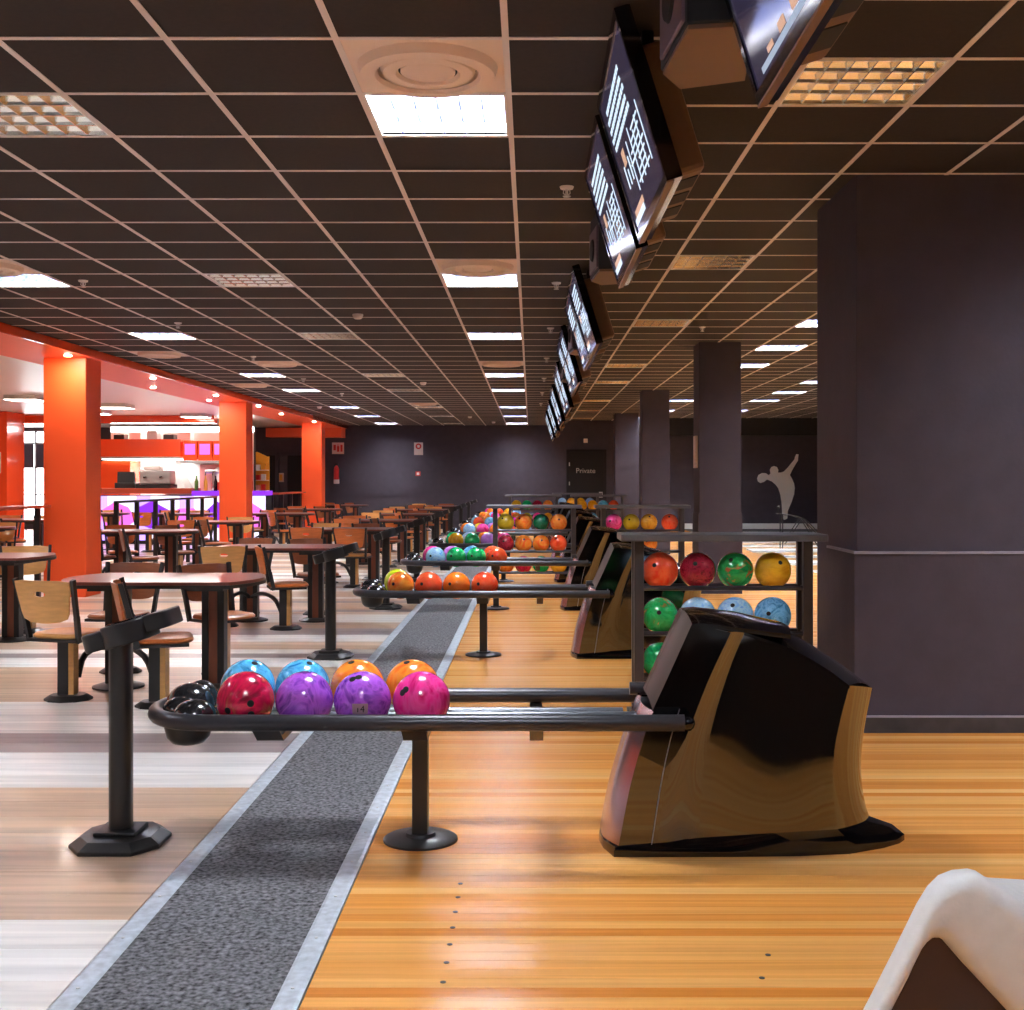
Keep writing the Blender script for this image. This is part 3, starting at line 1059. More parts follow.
def resample(pts, n):
    pts = [Vector(p) for p in pts]
    d = [0.0]
    for i in range(1, len(pts)):
        d.append(d[-1] + (pts[i] - pts[i - 1]).length)
    out = []
    for k in range(n):
        s = d[-1] * k / (n - 1)
        i = 0
        while i < len(d) - 2 and d[i + 1] < s:
            i += 1
        f = (s - d[i]) / max(d[i + 1] - d[i], 1e-9)
        # Catmull-Rom
        p0 = pts[max(i - 1, 0)]
        p1, p2 = pts[i], pts[i + 1]
        p3 = pts[min(i + 2, len(pts) - 1)]
        if i == 0:
            p0 = p1 * 2 - p2
        if i + 2 > len(pts) - 1:
            p3 = p2 * 2 - p1
        f2, f3 = f * f, f * f * f
        out.append(0.5 * (2 * p1 + (p2 - p0) * f + (2 * p0 - 5 * p1 + 4 * p2 - p3) * f2 + (3 * p1 - p0 - 3 * p2 + p3) * f3))
    return out


def coons(left, right, top, bot):
    """left/right: top->bottom polylines, top/bot: left->right; equal counts"""
    n, m = len(left), len(top)
    rows = []
    for i in range(n):
        v = i / (n - 1)
        r = []
        for j in range(m):
            u = j / (m - 1)
            p = left[i] * (1 - u) + right[i] * u + top[j] * (1 - v) + bot[j] * v
            p -= top[0] * (1 - u) * (1 - v) + top[-1] * u * (1 - v) + bot[0] * (1 - u) * v + bot[-1] * u * v
            r.append(p)
        rows.append(r)
    return rows


def mir(rows):
    return [[Vector((p.x, -p.y, p.z)) for p in r] for r in rows]


def both(mb, rows):
    mb.patch(rows)
    mb.patch(mir(rows))


def both_parts(name, rows, m, t, smooth):
    MB().patch(rows).build(name, m, t, smooth=smooth)
    MB().patch(mir(rows)).build(name, m, t, smooth=smooth)


BX = -0.43        # x of the ball return's stand, its origin


def xz(lst, w):
    return [Vector((x - BX, -w, z)) for x, z in lst]


def make_hood(t):
    nV = 14
    F0 = resample([Vector((x - BX, 0, z)) for x, z in [(0.43, 0.56), (0.385, 0.46), (0.31, 0.228), (0.272, 0.04)]], nV)
    F1 = resample(xz([(0.455, 0.54), (0.431, 0.478), (0.372, 0.273), (0.326, 0.04)], 0.205), nV)
    F1u = resample(xz([(0.605, 0.862), (0.535, 0.715), (0.455, 0.54), (0.431, 0.478), (0.372, 0.273), (0.326, 0.04)], 0.205), nV)
    S = resample(xz([(0.665, 0.85), (0.6, 0.68), (0.53, 0.48), (0.485, 0.28), (0.448, 0.045)], 0.207), nV)
    B0 = resample(xz([(0.732, 0.837), (0.639, 0.646), (0.54, 0.40), (0.49, 0.2), (0.472, 0.05)], 0.205), nV)
    B1 = resample(xz([(0.80, 0.83), (0.744, 0.692), (0.686, 0.506), (0.646, 0.309), (0.628, 0.06)], 0.172), nV)
    R = resample(xz([(1.185, 0.635), (1.15, 0.5), (1.128, 0.379), (1.125, 0.24), (1.142, 0.10)], 0.20), nV)
    T = resample([Vector((x - BX, 0, z)) for x, z in [(1.33, 0.587), (1.296, 0.427), (1.284, 0.281), (1.296, 0.159), (1.315, 0.093)]], nV)
    # front nose
    mb = MB()
    rows = []
    for a, b in zip(F0, F1):
        r = []
        for k in range(7):
            u = k / 6
            p = a.lerp(b, u)
            p.x -= 0.0 if k in (0, 6) else 0.02 * math.sin(PI * u)
            r.append(p)
        rows.append(r)
    both(mb, rows)
    mb.build('hood_front', M['purplesheen'], t, smooth=35, weld=0.001)
    # side cheeks ahead of the body: front strip, seam, turned band
    both_parts('hood_side_front', [[a.lerp(b, k / 3) for k in range(4)] for a, b in zip(F1u, B0)], M['mirror'], t, 35)
    mb = MB()
    rows = []
    for a, b in zip(B0, B1):
        r = []
        for k in range(7):
            u = k / 6
            p = a.lerp(b, u)
            p.y = lerp(a.y, b.y, 0.5 - 0.5 * math.cos(PI * u))
            r.append(p)
        rows.append(r)
    both_parts('hood_side_band', rows, M['mirror'], t, 60)
    # main side panels
    topn = resample([Vector((x - BX, -w, z)) for x, z, w in [(0.80, 0.83, 0.172), (0.961, 0.774, 0.18), (1.10, 0.697, 0.19), (1.185, 0.635, 0.20)]], 12)
    botn = [B1[-1].lerp(R[-1], k / 11) for k in range(12)]
    mb = MB()
    rows = coons(B1, R, topn, botn)
    for i, r in enumerate(rows):
        for j, p in enumerate(r):
            p.y += 0.012 * math.sin(PI * j / 11) * math.sin(PI * i / (nV - 1))
    both_parts('hood_side_panel', rows, M['mirror'], t, 60)
    # pointed tail
    mb = MB()
    rows = []
    for a, b in zip(R, T):
        r = []
        for k in range(8):
            u = k / 7
            p = a.lerp(b, u)
            p.x += 0.03 * math.sin(PI * u)
            r.append(p)
        rows.append(r)
    both(mb, rows)
    mb.build('hood_tail', M['mirror'], t, smooth=60)
    # rounded top
    crest = resample([Vector((x - BX, 0, z)) for x, z in [(0.80, 0.872), (0.998, 0.812), (1.144, 0.725), (1.241, 0.658), (1.335, 0.587)]], 12)
    mb = MB()
    rows = []
    for a, b in zip(topn, crest):
        r = []
        for k in range(7):
            u = k / 6
            p = a.lerp(b, u)
            p.z += 0.016 * math.sin(PI * u)
            r.append(p)
        rows.append(r)
    both(mb, rows)
    # little lip so that the shell has an edge
    both(mb, [[p + Vector((0, -0.004, 0.0)), p + Vector((0, -0.004, -0.012))] for p in topn])
    mb.build('hood_top', M['gloss'], t, smooth=50)
    # lid: raked front panel and top
    e = 0.212
    prof = [Vector((x - BX, 0, z)) for x, z in [(0.452, 0.545), (0.53, 0.715), (0.598, 0.866), (0.64, 0.868), (0.80, 0.848), (0.965, 0.826)]]
    crestl = [Vector((x - BX, 0, z)) for x, z in [(0.44, 0.58), (0.515, 0.745), (0.588, 0.896), (0.64, 0.902), (0.80, 0.886), (1.0, 0.832)]]
    mb = MB()
    rows = []
    for a, b in zip(prof, crestl):
        a2 = Vector((a.x, -e, a.z))
        r = []
        for k in range(7):
            u = k / 6
            p = a2.lerp(b, u)
            p.z += 0.01 * math.sin(PI * u)
            r.append(p)
        rows.append(r)
    mbf = MB()
    both(mbf, rows[:3])
    mbf.build('hood_lid_front', M['lidfront'], t, smooth=35)
    both(mb, rows[2:])
    both(mb, [[Vector((a.x, -e, a.z)), Vector((a.x + (0.02 if i < 3 else 0.0), -e, a.z - 0.016))] for i, a in enumerate(prof)])
    mb.build('hood_lid', M['gloss'], t, smooth=35)
    # front dark throat between lid and nose
    mb = MB()
    a, b = F1[0], Vector((0.452 - BX, -e, 0.545))
    mb.patch([[Vector((0.47 - BX, -0.2, 0.53)), Vector((0.47 - BX, 0.2, 0.53))], [Vector((0.56 - BX, -0.2, 0.72)), Vector((0.56 - BX, 0.2, 0.72))], [Vector((0.62 - BX, -0.2, 0.85)), Vector((0.62 - BX, 0.2, 0.85))]])
    mb.build('throat', M['black_matte'], t)
    # black gloss teardrop laid on as the cheek's dark reflection
    mb = MB()
    tri = [F1u[k] + Vector((0.004, -0.003, 0)) for k in range(0, 9)]
    inner = resample([(0.742 - BX, -0.208, 0.832), (0.655 - BX, -0.208, 0.646), (0.565 - BX, -0.208, 0.42), (0.50 - BX, -0.208, 0.33)], 9)
    rows = [[a_, a_.lerp(b_, .5), b_] for a_, b_ in zip(tri, inner)]
    both_parts('cheek_dark_reflection', rows, M['gloss'], t, 40)
    for sgn in (1, -1):
        mb = MB()
        pts = [Vector((p.x, p.y * sgn - 0.002 * sgn, p.z)) for p in S[5:]]
        for k in range(0, len(pts) - 1):
            mb.tube([pts[k], pts[k].lerp(pts[k + 1], 0.99)], 0.0018, 5)
        mb.build('seam', M['trimline'], t)['kind'] = 'stuff'
    # plinth
    out = [Vector((x - BX, -w, 0.0)) for x, w in [(0.264, 0.0), (0.275, 0.1), (0.308, 0.212), (0.448, 0.214), (0.75, 0.212), (1.0, 0.202), (1.194, 0.175), (1.34, 0.105), (1.42, 0.045), (1.453, 0.0)]]
    topo = [F0[-1], F0[-1].lerp(F1[-1], 0.5) + Vector((-0.018, 0, 0)), F1[-1], Vector((0.448 - BX, -0.205, 0.05)), B1[-1], botn[6], R[-1], R[-1].lerp(T[-1], 0.45) + Vector((0.03, 0, 0)), R[-1].lerp(T[-1], 0.8) + Vector((0.02, 0, 0)), T[-1]]
    mb = MB()
    rows = [[o_, Vector((o_.x, o_.y, 0.022)), Vector((lerp(o_.x, p_.x, .35), lerp(o_.y, p_.y, .35), lerp(0.03, p_.z, .5))), p_] for o_, p_ in zip(out, topo)]
    both(mb, rows)
    mb.build('plinth', M['gloss'], t, smooth=35, weld=0.0005)


def make_return():
    t = thing('ball_return')
    X0 = -1.2 - BX          # centre of the rounded end
    yf = 0.28
    loop = [(0.56 - BX, -yf, 0.512), (0.2 - BX, -yf, 0.512)]
    for k in range(0, 17):
        a = -PI / 2 - PI * k / 16
        loop.append((X0 + 0.245 * math.cos(a), yf * math.sin(a), 0.512))
    loop += [(0.2 - BX, yf, 0.512), (0.50 - BX, yf, 0.512)]
    MB().tube(loop, 0.03, 14).build('outer_rail', M['rail'], t, smooth=60)
    for yv in (-yf, yf):
        xe = 0.56 - BX if yv < 0 else 0.5 - BX
        MB().tube([(xe, yv, 0.512), (xe + 0.022, yv, 0.512), (xe + 0.034, yv, 0.512), (xe + 0.04, yv, 0.512)], [0.031, 0.029, 0.019, 0.005], 14).build('rail_cap', M['gloss'], t)
    for yv, xe in ((-0.042, 0.47), (0.042, 0.36)):
        MB().tube([(-1.05 - BX, yv, 0.49), (xe - BX, yv, 0.49)], 0.018, 10).build('inner_rail', M['steel'], t, smooth=60)
    for yv, z, x0 in ((0.20, 0.555, 0.40), (0.06, 0.52, 0.42)):
        MB().tube([(x0 - BX, yv, z), (0.52 - BX, yv, z)], 0.026, 10).build('delivery_rail', M['rail'], t, smooth=60)
    # end tray with moulded hand blower domes
    poly = [(X0 + 0.22 * math.cos(-PI / 2 - PI * k / 16), 0.255 * math.sin(-PI / 2 - PI * k / 16)) for k in range(17)]
    poly = poly + [(X0 - 0.04, 0.23), (X0 - 0.04, 0.03), (X0 + 0.015, 0.0), (X0 + 0.015, -0.25)]
    MB().prism(poly, 0.485, 0.512, 'z').build('end_tray', M['gloss'], t, smooth=30)
    for dx, dy, r, h in ((-0.14, 0.05, 0.095, 0.09), (-0.072, -0.135, 0.08, 0.06), (-0.125, 0.15, 0.075, 0.085), (-0.15, -0.05, 0.07, 0.055)):
        prof = [(r * math.cos(a), h * math.sin(a)) for a in [PI / 2 * q / 7 for q in range(7)]] + [(0.006, h)]
        MB().lathe(prof, 18, (X0 + dx, dy, 0.512)).build('blower_dome', M['domegloss'], t, smooth=60)
    MB().lathe([(0.03, -0.1), (0.06, -0.092), (0.08, -0.07), (0.09, -0.03), (0.095, 0.0)], 20, (X0 - 0.11, -0.08, 0.49)).build('blower_bowl', M['black'], t, smooth=60)
    # cross brackets and stand
    for x, w in ((-0.97, 0.1), (-0.43, 0.09), (0.02, 0.05)):
        MB().prism([(-0.28, 0.482), (-0.265, 0.482), (-0.23, 0.457), (0.23, 0.457), (0.265, 0.482), (0.28, 0.482), (0.2, 0.43), (-0.2, 0.43)], x - BX - w / 2, x - BX + w / 2, 'x').build('cross_bracket', M['black'], t, smooth=0)
    MB().box(-0.03, 0.03, -0.035, 0.035, 0.03, 0.44).build('stand_post', M['black'], t, smooth=0, bevel=0.004)
    MB().lathe([(0.144, 0.0), (0.144, 0.008), (0.135, 0.013), (0.06, 0.02), (0.055, 0.032)], 36).build('stand_base', M['black'], t, smooth=30)
    make_hood(t)
    return t


ret0 = make_return()
for i, yc in enumerate(UNITS):
    t = ret0 if i == 0 else copy_tree(ret0)
    t.location = (BX + (0.05 if i else 0.0), yc, 0)
    lb = ('nearest ball return with black glossy hood and purple and pink balls' if i == 0 else 'second ball return from the camera, loaded with orange balls' if i == 1 else 'third ball return from the camera, with blue and green balls' if i == 2 else '%s ball return from the camera in the receding row' % words(i))
    tag(t, lb, 'ball return', 'ball returns along the carpet strip')

# ---- balls
ball_me = {}


def ball_mesh(c, seg=(32, 20)):
    k = (c, seg)
    if k not in ball_me:
        ball_me[k] = MB().sphere((0, 0, 0), 0.108, *seg).mesh('bowling_ball', BALL[c], 180)
    return ball_me[k]


def hole_mesh():
    if 'h' not in ball_me:
        mb = MB()
        mb.lathe([(0.013, -0.003), (0.013, 0.0006), (0.0115, 0.0011)], 16)
        ball_me['h'] = mb.mesh('finger_hole', M['hole'], 30)
    return ball_me['h']


def ball(c, loc, label, group, holes=None, seg=(32, 20), rot=(0, 0, 0)):
    o = inst('bowling_ball', ball_mesh(c, seg), None, loc)
    tag(o, label, 'bowling ball', group)
    if holes:
        for d in holes:
            d = Vector(d).normalized()
            h = inst('finger_hole', hole_mesh(), o, d * 0.1078)
            h.rotation_euler = Vector((0, 0, 1)).rotation_difference(d).to_euler()
    return o


SL = [-1.074, -0.853, -0.634, -0.412]
BZ = 0.571
fr = 0.15
G0 = 'balls on the nearest ball return'
b1 = ball('red', (SL[0], 4.63 - fr, BZ), 'marbled crimson ball with three finger holes beside the black blower domes', G0, [(-0.45, -1, -0.22), (0.42, -1, 0.06), (0.45, -1, -0.38)])
ball('purple', (SL[1], 4.63 - fr, BZ), 'streaky purple ball beside the crimson ball on the nearest return', G0, [(0.3, 0.3, 1)])
b3 = ball('purple', (SL[2], 4.63 - fr, BZ), 'streaky purple ball with a number plate, next to the pink ball', G0, [(-0.3, -0.55, 0.9), (-0.08, -0.5, 0.95)])
b4 = ball('pink', (SL[3], 4.63 - fr, BZ), 'hot pink ball at the right end of the nearest row', G0, [(-0.75, -0.9, 0.5), (-0.6, -0.9, 0.62)])
# number 14 printed on the second purple ball
pl = MB()
mt = M['bodytan']
nrm = Vector((0.05, -1, -0.12)).normalized()
o = MB()
rows = []
for i in range(5):
    r = []
    for j in range(7):
        u, v = (j / 6 - .5) * 0.06, (i / 4 - .5) * 0.042
        d = Vector((u + 0.006, -0.108, v - 0.014)).normalized() * 0.1084
        r.append(d)
    rows.append(r)
o.patch(rows).build('number_plate', mat('plate_mauve', srgb(165, 128, 150), 0.4), b3)
text('number', '14', 0.034, M['hole'], b3, Vector((0.006, -0.1078, -0.014)), (PI / 2 - 0.12, 0, 0), 0.0006)
for c, x, lb in (('teal', -1.137, 'teal blue ball peeking out behind the crimson ball'), ('teal', -0.917, 'teal blue ball behind the first purple ball'),
                 ('orange', -0.697, 'orange ball behind the numbered purple ball'), ('orange', -0.476, 'orange ball behind the hot pink ball')):
    ball(c, (x, 4.63 + fr, BZ), lb, G0, [(-0.2 if c == 'orange' else 0.35, -0.3, 1)])
ROWS = {1: (['orange', 'redorange', 'amber', 'redorange'], ['lime']), 2: (['sky', 'green', 'green', 'redorange'], ['pink', 'lilac', 'blue', 'redorange']),
        3: (['gold', 'green', 'lilac', 'pink'], ['green', 'sky', 'orange', 'wine']), 4: (['sky', 'pink', 'orange', 'redorange'], ['orange', 'gold', 'lilac', 'green']),
        5: (['redorange', 'blue', 'orange', 'pink'], ['sky', 'orange', 'redorange', 'gold']), 6: (['orange', 'pink', 'gold', 'redorange'], ['orange', 'blue']), 7: (['orange', 'redorange', 'gold', 'sky'], ['pink'])}
for u, (fa, ba) in ROWS.items():
    for r, row in enumerate((fa, ba)):
        for k, c in enumerate(row):
            lb = '%s ball, %s from left in the %s row of the %s ball return' % (BALLWORD[c], words(k), 'front' if r == 0 else 'back', words(u))
            ball(c, (SL[k] + 0.048 + (0 if r == 0 else -0.06), UNITS[u] + (-fr if r == 0 else fr), BZ), lb, 'balls on the %s ball return' % words(u), [(-0.5, -1, 0.2)] if u < 3 else None, (24, 14))

# ---- standing ball racks
def make_rack(w):
    t = thing('ball_rack')
    MB().prism([(-0.11, -0.17), (w + 0.1, -0.17), (w + 0.1, 0.17), (-0.11, 0.17)], 1.045, 1.085, 'z').build('top_board', M['ledgegrey'], t, smooth=0, bevel=0.006)
    for x in (0.0, w):
        for yv in (-0.075, 0.075):
            MB().box(x - 0.028, x + 0.028, yv - 0.025, yv + 0.025, 0.0, 1.045).build('post', M['rackpost'], t, smooth=0, bevel=0.004)
    for x in (0.0, w):
        MB().box(x - 0.05, x + 0.05, -0.2, 0.2, 0.0, 0.025).build('foot', M['black'], t, smooth=0, bevel=0.004)
    for z in (0.768, 0.502, 0.236):
        mb = MB()
        mb.tube([(0.0, -0.075, z), (w, -0.075, z)], 0.014, 8)
        mb.tube([(0.0, 0.075, z), (w, 0.075, z)], 0.014, 8)
        for x in (0.0, w):
            mb.box(x - 0.012, x + 0.012, -0.09, 0.09, z - 0.02, z + 0.008)
        mb.build('shelf_rails', M['rail'], t)
    return t


RK = [(0.63, 7.03, 0.985, 'tall black ball rack with grey top directly behind the nearest hood', [['redorange', 'wine', 'greenrust', 'gold'], ['greenrust', 'sky', 'sky', 'blue'], ['green']]),
      (-0.45, 15.0, 0.985, 'black ball rack in mid-distance, left of the pair, three full shelves', [['olive', 'orange', 'darkgreen', 'orange'], ['wine', 'orange', 'orange', 'redorange'], ['orange', 'red', 'green', 'gold']]),
      (0.91, 15.0, 0.985, 'black ball rack in mid-distance, right of the pair, partly behind the nearest rack', [['pink', 'olive', 'gold', 'redorange'], ['redorange', 'redorange', 'orange'], []]),
      (-0.44, 25.2, 0.985, 'farthest left ball rack near the end wall', [['gold', 'green', 'wine', 'orange'], ['orange', 'olive', 'pink', 'gold'], ['orange', 'sky']]),
      (0.95, 25.2, 0.985, 'farthest right ball rack in front of the door marked Private', [['gold', 'gold', 'teal', 'redorange'], ['gold', 'blue'], []]),
      (0.62, 28.7, 0.985, 'small far rack of blue and gold balls just before the door', [['sky', 'gold', 'gold', 'sky'], [], []])]
rk0 = None
for q, (x, yv, w, lb, shelves) in enumerate(RK):
    if rk0 is None:
        rk0 = make_rack(w)
        t = rk0
    else:
        t = copy_tree(rk0)
    t.location = (x, yv, 0)
    tag(t, lb, 'ball rack', 'standing ball racks')
    place = ['nearest rack', 'left middle rack', 'right middle rack', 'farthest left rack', 'farthest right rack', 'small rack by the door'][q]
    for s_, row in enumerate(shelves):
        z = (0.768, 0.502, 0.236)[s_] + 0.0985
        for k, c in enumerate(row):
            xx = x + 0.132 + k * 0.222
            if q == 2 and s_ == 0 and k == 3:
                xx += 0.04
            ball(c, (xx, yv, z), '%s ball, %s on the %s shelf of the %s' % (BALLWORD[c], words(k), ('top', 'middle', 'bottom')[s_], place), 'balls on the ' + place,
                 [(random.uniform(-0.6, 0.3), -1, random.uniform(0.2, 1.0))] if q < 3 else None, (28, 16) if q == 0 else (20, 12))

# ================================================================== SCORING CONSOLES
def make_console():
    t = thing('scoring_console')
    oct_ = [(0.172, 0.08), (0.1, 0.18), (-0.1, 0.18), (-0.172, 0.08), (-0.172, -0.08), (-0.1, -0.18), (0.1, -0.18), (0.172, -0.08)]
    mb = MB()
    lv = [(1.0, 0.0), (1.0, 0.014), (0.78, 0.04), (0.55, 0.043)]
    vs = [(p[0] * s_, p[1] * s_, z) for s_, z in lv for p in oct_]
    fs = [(i * 8 + j, i * 8 + (j + 1) % 8, (i + 1) * 8 + (j + 1) % 8, (i + 1) * 8 + j) for i in range(3) for j in range(8)]
    fs += [tuple(range(7, -1, -1)), tuple(range(24, 32))]
    mb.add(vs, fs).build('base', M['black'], t, smooth=0, bevel=0.003)
    MB().box(-0.08, 0.08, -0.08, 0.08, 0.043, 0.058).build('base_plate', M['black'], t, smooth=0, bevel=0.004)
    ch = [(0.04, 0.022), (0.022, 0.04), (-0.022, 0.04), (-0.04, 0.022), (-0.04, -0.022), (-0.022, -0.04), (0.022, -0.04), (0.04, -0.022)]
    MB().prism(ch, 0.058, 0.79, 'z').build('post', M['black'], t, smooth=50)
    rot = Matrix.Translation((0.02, 0, 0.825)) @ Matrix.Rotation(-math.radians(16), 4, 'Y')

    def pad(name, cx, cy, rx, ry, z0, z1, e, m):
        mb = MB()
        n = 28
        poly = []
        for k in range(n):
            a = 2 * PI * k / n
            c_, s_ = math.cos(a), math.sin(a)
            poly.append((cx + rx * math.copysign(abs(c_) ** e, c_), cy + ry * math.copysign(abs(s_) ** e, s_)))
        mb.prism(poly, z0, z1, 'z')
        o = mb.build(name, m, t, smooth=40, bevel=0.006)
        o.matrix_local = rot
        return o
    pad('left_wing', -0.085, 0.0, 0.075, 0.09, -0.05, 0.02, 0.6, M['black'])
    pad('hub', 0.015, 0.0, 0.095, 0.13, -0.055, 0.03, 0.75, M['black'])
    pad('right_wing', 0.125, 0.02, 0.07, 0.1, -0.035, 0.03, 0.35, M['black'])
    pad('key_pad', 0.015, 0.0, 0.07, 0.1, 0.03, 0.035, 0.6, M['gloss'])
    return t


con0 = make_console()
for i, yc in enumerate([4.6, 9.41, 13.0, 16.5, 20.0, 23.5, 27.0, 30.3]):
    t = con0 if i == 0 else copy_tree(con0)
    t.location = (-1.585, yc, 0)
    tag(t, 'black scoring console on a post, ' + ('nearest, in the left foreground' if i == 0 else words(i) + ' in the row along the carpet strip'), 'scoring console', 'scoring consoles')

# ================================================================== TABLES AND CHAIRS
def rrect(hx, hy, r, n=5, bow=0.0):
    pts = []
    for cx, cy, a0 in ((hx - r, hy - r, 0), (-hx + r, hy - r, PI / 2), (-hx + r, -hy + r, PI), (hx - r, -hy + r, 1.5 * PI)):
        for k in range(n + 1):
            a = a0 + PI / 2 * k / n
            pts.append((cx + r * math.cos(a), cy + r * math.sin(a)))
    return pts


def make_table():
    t = thing('lounge_table')
    # boat-ended top
    hx, hy = 0.66, 0.40
    poly = []
    for sgn in (1, -1):
        for k in range(9):
            v = -1 + 2 * k / 8
            poly.append((sgn * (hx - 0.13 * v * v), sgn * hy * v))
    MB().prism(poly, 0.722, 0.742, 'z').build('tabletop', M['tabletop'], t, smooth=30)
    MB().prism([(p[0] * 1.008, p[1] * 1.01) for p in poly], 0.700, 0.7215, 'z').build('table_edge', M['black'], t, smooth=30)
    for x in (-0.32, 0.33):
        l = MB()
        l.box(x - 0.075, x - 0.03, -0.05, 0.05, 0.02, 0.7)
        l.box(x + 0.03, x + 0.075, -0.05, 0.05, 0.02, 0.7)
        lo = l.build('leg', M['black'], t, smooth=0, bevel=0.003)
        MB().box(x - 0.03, x + 0.03, -0.04, 0.04, 0.02, 0.7).build('leg_inlay', M['legwood'], lo, smooth=0)
        MB().lathe([(0.17, 0), (0.17, 0.012), (0.11, 0.03), (0.1, 0.032)], 20, (x, 0, 0), 1.0, 1.0).build('leg_base', M['black'], lo, smooth=30)
        MB().box(x - 0.12, x + 0.12, -0.25, 0.25, 0.67, 0.7).build('top_bracket', M['black'], lo, smooth=0)
    # curved arms that carry the chairs
    for (cx, cy), lx in zip(SEATS, (-0.32, -0.32, -0.32, 0.33)):
        p1 = Vector((cx, cy, 0.13))
        p0 = Vector((lx, 0.0, 0.24))
        d = p1 - p0
        d.z = 0
        L = d.length
        d.normalize()
        pts = [p0 + d * 0.03, p0 + d * L * 0.25 + Vector((0, 0, 0.045)), p0 + d * L * 0.5 + Vector((0, 0, 0.05)), p0 + d * L * 0.72 + Vector((0, 0, 0.01)), p1 - d * 0.088]
        MB().tube(resample(pts, 10), 0.02, 8).build('support_arm', M['black'], t, smooth=60)
    return t


SEATS = [(-0.48, -0.46), (0.17, -0.68), (-0.52, 0.62), (0.24, 0.55)]
CH = {}


def back_mesh(m):
    """curved plywood back with an oval grip hole"""
    n = 32
    hole = [(0.045 * math.cos(2 * PI * k / n), 0.665 + 0.017 * math.sin(2 * PI * k / n) + 0.03) for k in range(n)]
    out = []
    for k in range(n):
        a = 2 * PI * k / n
        c_, s_ = math.cos(a), math.sin(a)
        q = max(abs(c_) / 1.0, abs(s_) / 1.0)
        u, v = c_ / q, s_ / q              # square
        z = 0.655 + v * 0.125
        hw = 0.188 + 0.022 * v
        if abs(u) > 0.9 and abs(v) > 0.9:
            hw -= 0.008
            z -= 0.008 * math.copysign(1, v)
        zz = z - (0.02 * (1 - u * u) if v < -0.95 else 0)
        out.append((u * hw, zz))

    def P(x, z, off):
        yb = -0.185 - (z - 0.53) * 0.22 - 0.035 + 0.95 * x * x + off
        return (x, yb, z)
    mid = [((o[0] * .5 + h[0] * .5), (o[1] * .5 + h[1] * .5)) for o, h in zip(out, hole)]
    mb = MB()
    rings = [out, mid, hole]
    vs = [P(x, z, 0.0) for r in rings for x, z in r] + [P(x, z, -0.014) for r in rings for x, z in r]
    fs = []
    for s_ in (0, 3):
        for i in range(2):
            for j in range(n):
                fs.append(((s_ + i) * n + j, (s_ + i) * n + (j + 1) % n, (s_ + i + 1) * n + (j + 1) % n, (s_ + i + 1) * n + j))
    for i in (0, 2):
        for j in range(n):
            fs.append((i * n + j, i * n + (j + 1) % n, (i + 3) * n + (j + 1) % n, (i + 3) * n + j))
    mb.add(vs, fs)
    return mb.mesh('backrest', m, 35)


def make_chair(bm_, sm_, strip):
    """faces +Y; pedestal base at the origin, upper part swivels"""
    t = thing('swivel_chair')
    MB().lathe([(0.15, 0), (0.15, 0.012), (0.115, 0.035), (0.08, 0.038)], 10, (0, 0, 0), 1.0, 0.85, PI / 10).build('base', M['black'], t, smooth=25)
    MB().box(-0.055, 0.015, -0.045, 0.045, 0.035, 0.385).build('pedestal', M['black'], t, smooth=0, bevel=0.004)
    MB().box(0.015, 0.048, -0.042, 0.042, 0.035, 0.38).build('pedestal_strip', strip, t, smooth=0)
    return t


def add_top(t, bm_, sm_, rz):
    """seat, backrest and posts of one chair, turned by rz on the pedestal"""
    key_ = (bm_.name, sm_.name)
    if key_ not in CH:
        L = []
        pts = rrect(0.19, 0.18, 0.1, 6)
        prof = [(0.94, 0.405), (1.0, 0.414), (1.0, 0.424), (0.94, 0.436), (0.7, 0.43), (0.35, 0.424)]
        mb = MB()
        n = len(pts)
        vs = [(p[0] * s_, p[1] * s_ + 0.02, z) for s_, z in prof for p in pts]
        fs = [(i * n + j, i * n + (j + 1) % n, (i + 1) * n + (j + 1) % n, (i + 1) * n + j) for i in range(len(prof) - 1) for j in range(n)]
        fs += [tuple(range(n - 1, -1, -1)), tuple((len(prof) - 1) * n + j for j in range(n))]
        mb.add(vs, fs)
        L.append(('seat', mb.mesh('seat', sm_, 40)))
        L.append(('backrest', back_mesh(bm_)))
        if 'frame' not in CH:
            CH['frame'] = MB().box(-0.188, 0.188, -0.16, 0.17, 0.385, 0.405).mesh('seat_plate', M['black'], 0)
            CH['postL'] = MB().bar((-0.185, -0.13, 0.385), (-0.196, -0.165, 0.55), 0.024, 0.034, (0, 1, 0)).bar((-0.196, -0.165, 0.545), (-0.217, -0.228, 0.785), 0.024, 0.03, (0, 1, 0)).mesh('back_post', M['black'], 0)
            CH['postR'] = MB().bar((0.185, -0.13, 0.385), (0.196, -0.165, 0.55), 0.024, 0.034, (0, 1, 0)).bar((0.196, -0.165, 0.545), (0.217, -0.228, 0.785), 0.024, 0.03, (0, 1, 0)).mesh('back_post', M['black'], 0)
        L += [('seat_plate', CH['frame']), ('back_post', CH['postL']), ('back_post', CH['postR'])]
        CH[key_] = L
    for nm, me in CH[key_]:
        inst(nm, me, t, (0, 0, 0), (0, 0, rz))


tab0 = make_table()
pedestals = {}
for k in ('tan', 'brown', 'amber'):
    pass
base_proto = None
WCOL = {'tan': 'tan', 'brown': 'dark brown', 'amber': 'amber brown'}


def place_chair(loc, colr, seatc, rz, label, group):
    global base_proto
    if base_proto is None:
        base_proto = make_chair(M[colr], M[seatc], M['tan'])
        t = base_proto
    else:
        t = thing('swivel_chair')
        for ch in [c for c in base_proto.children if c.name.split('.')[0] in ('base', 'pedestal', 'pedestal_strip')]:
            copy_tree(ch, t)
    t.location = loc
    tag(t, label, 'chair', group)
    add_top(t, M[colr], M[seatc], rz)
    return t


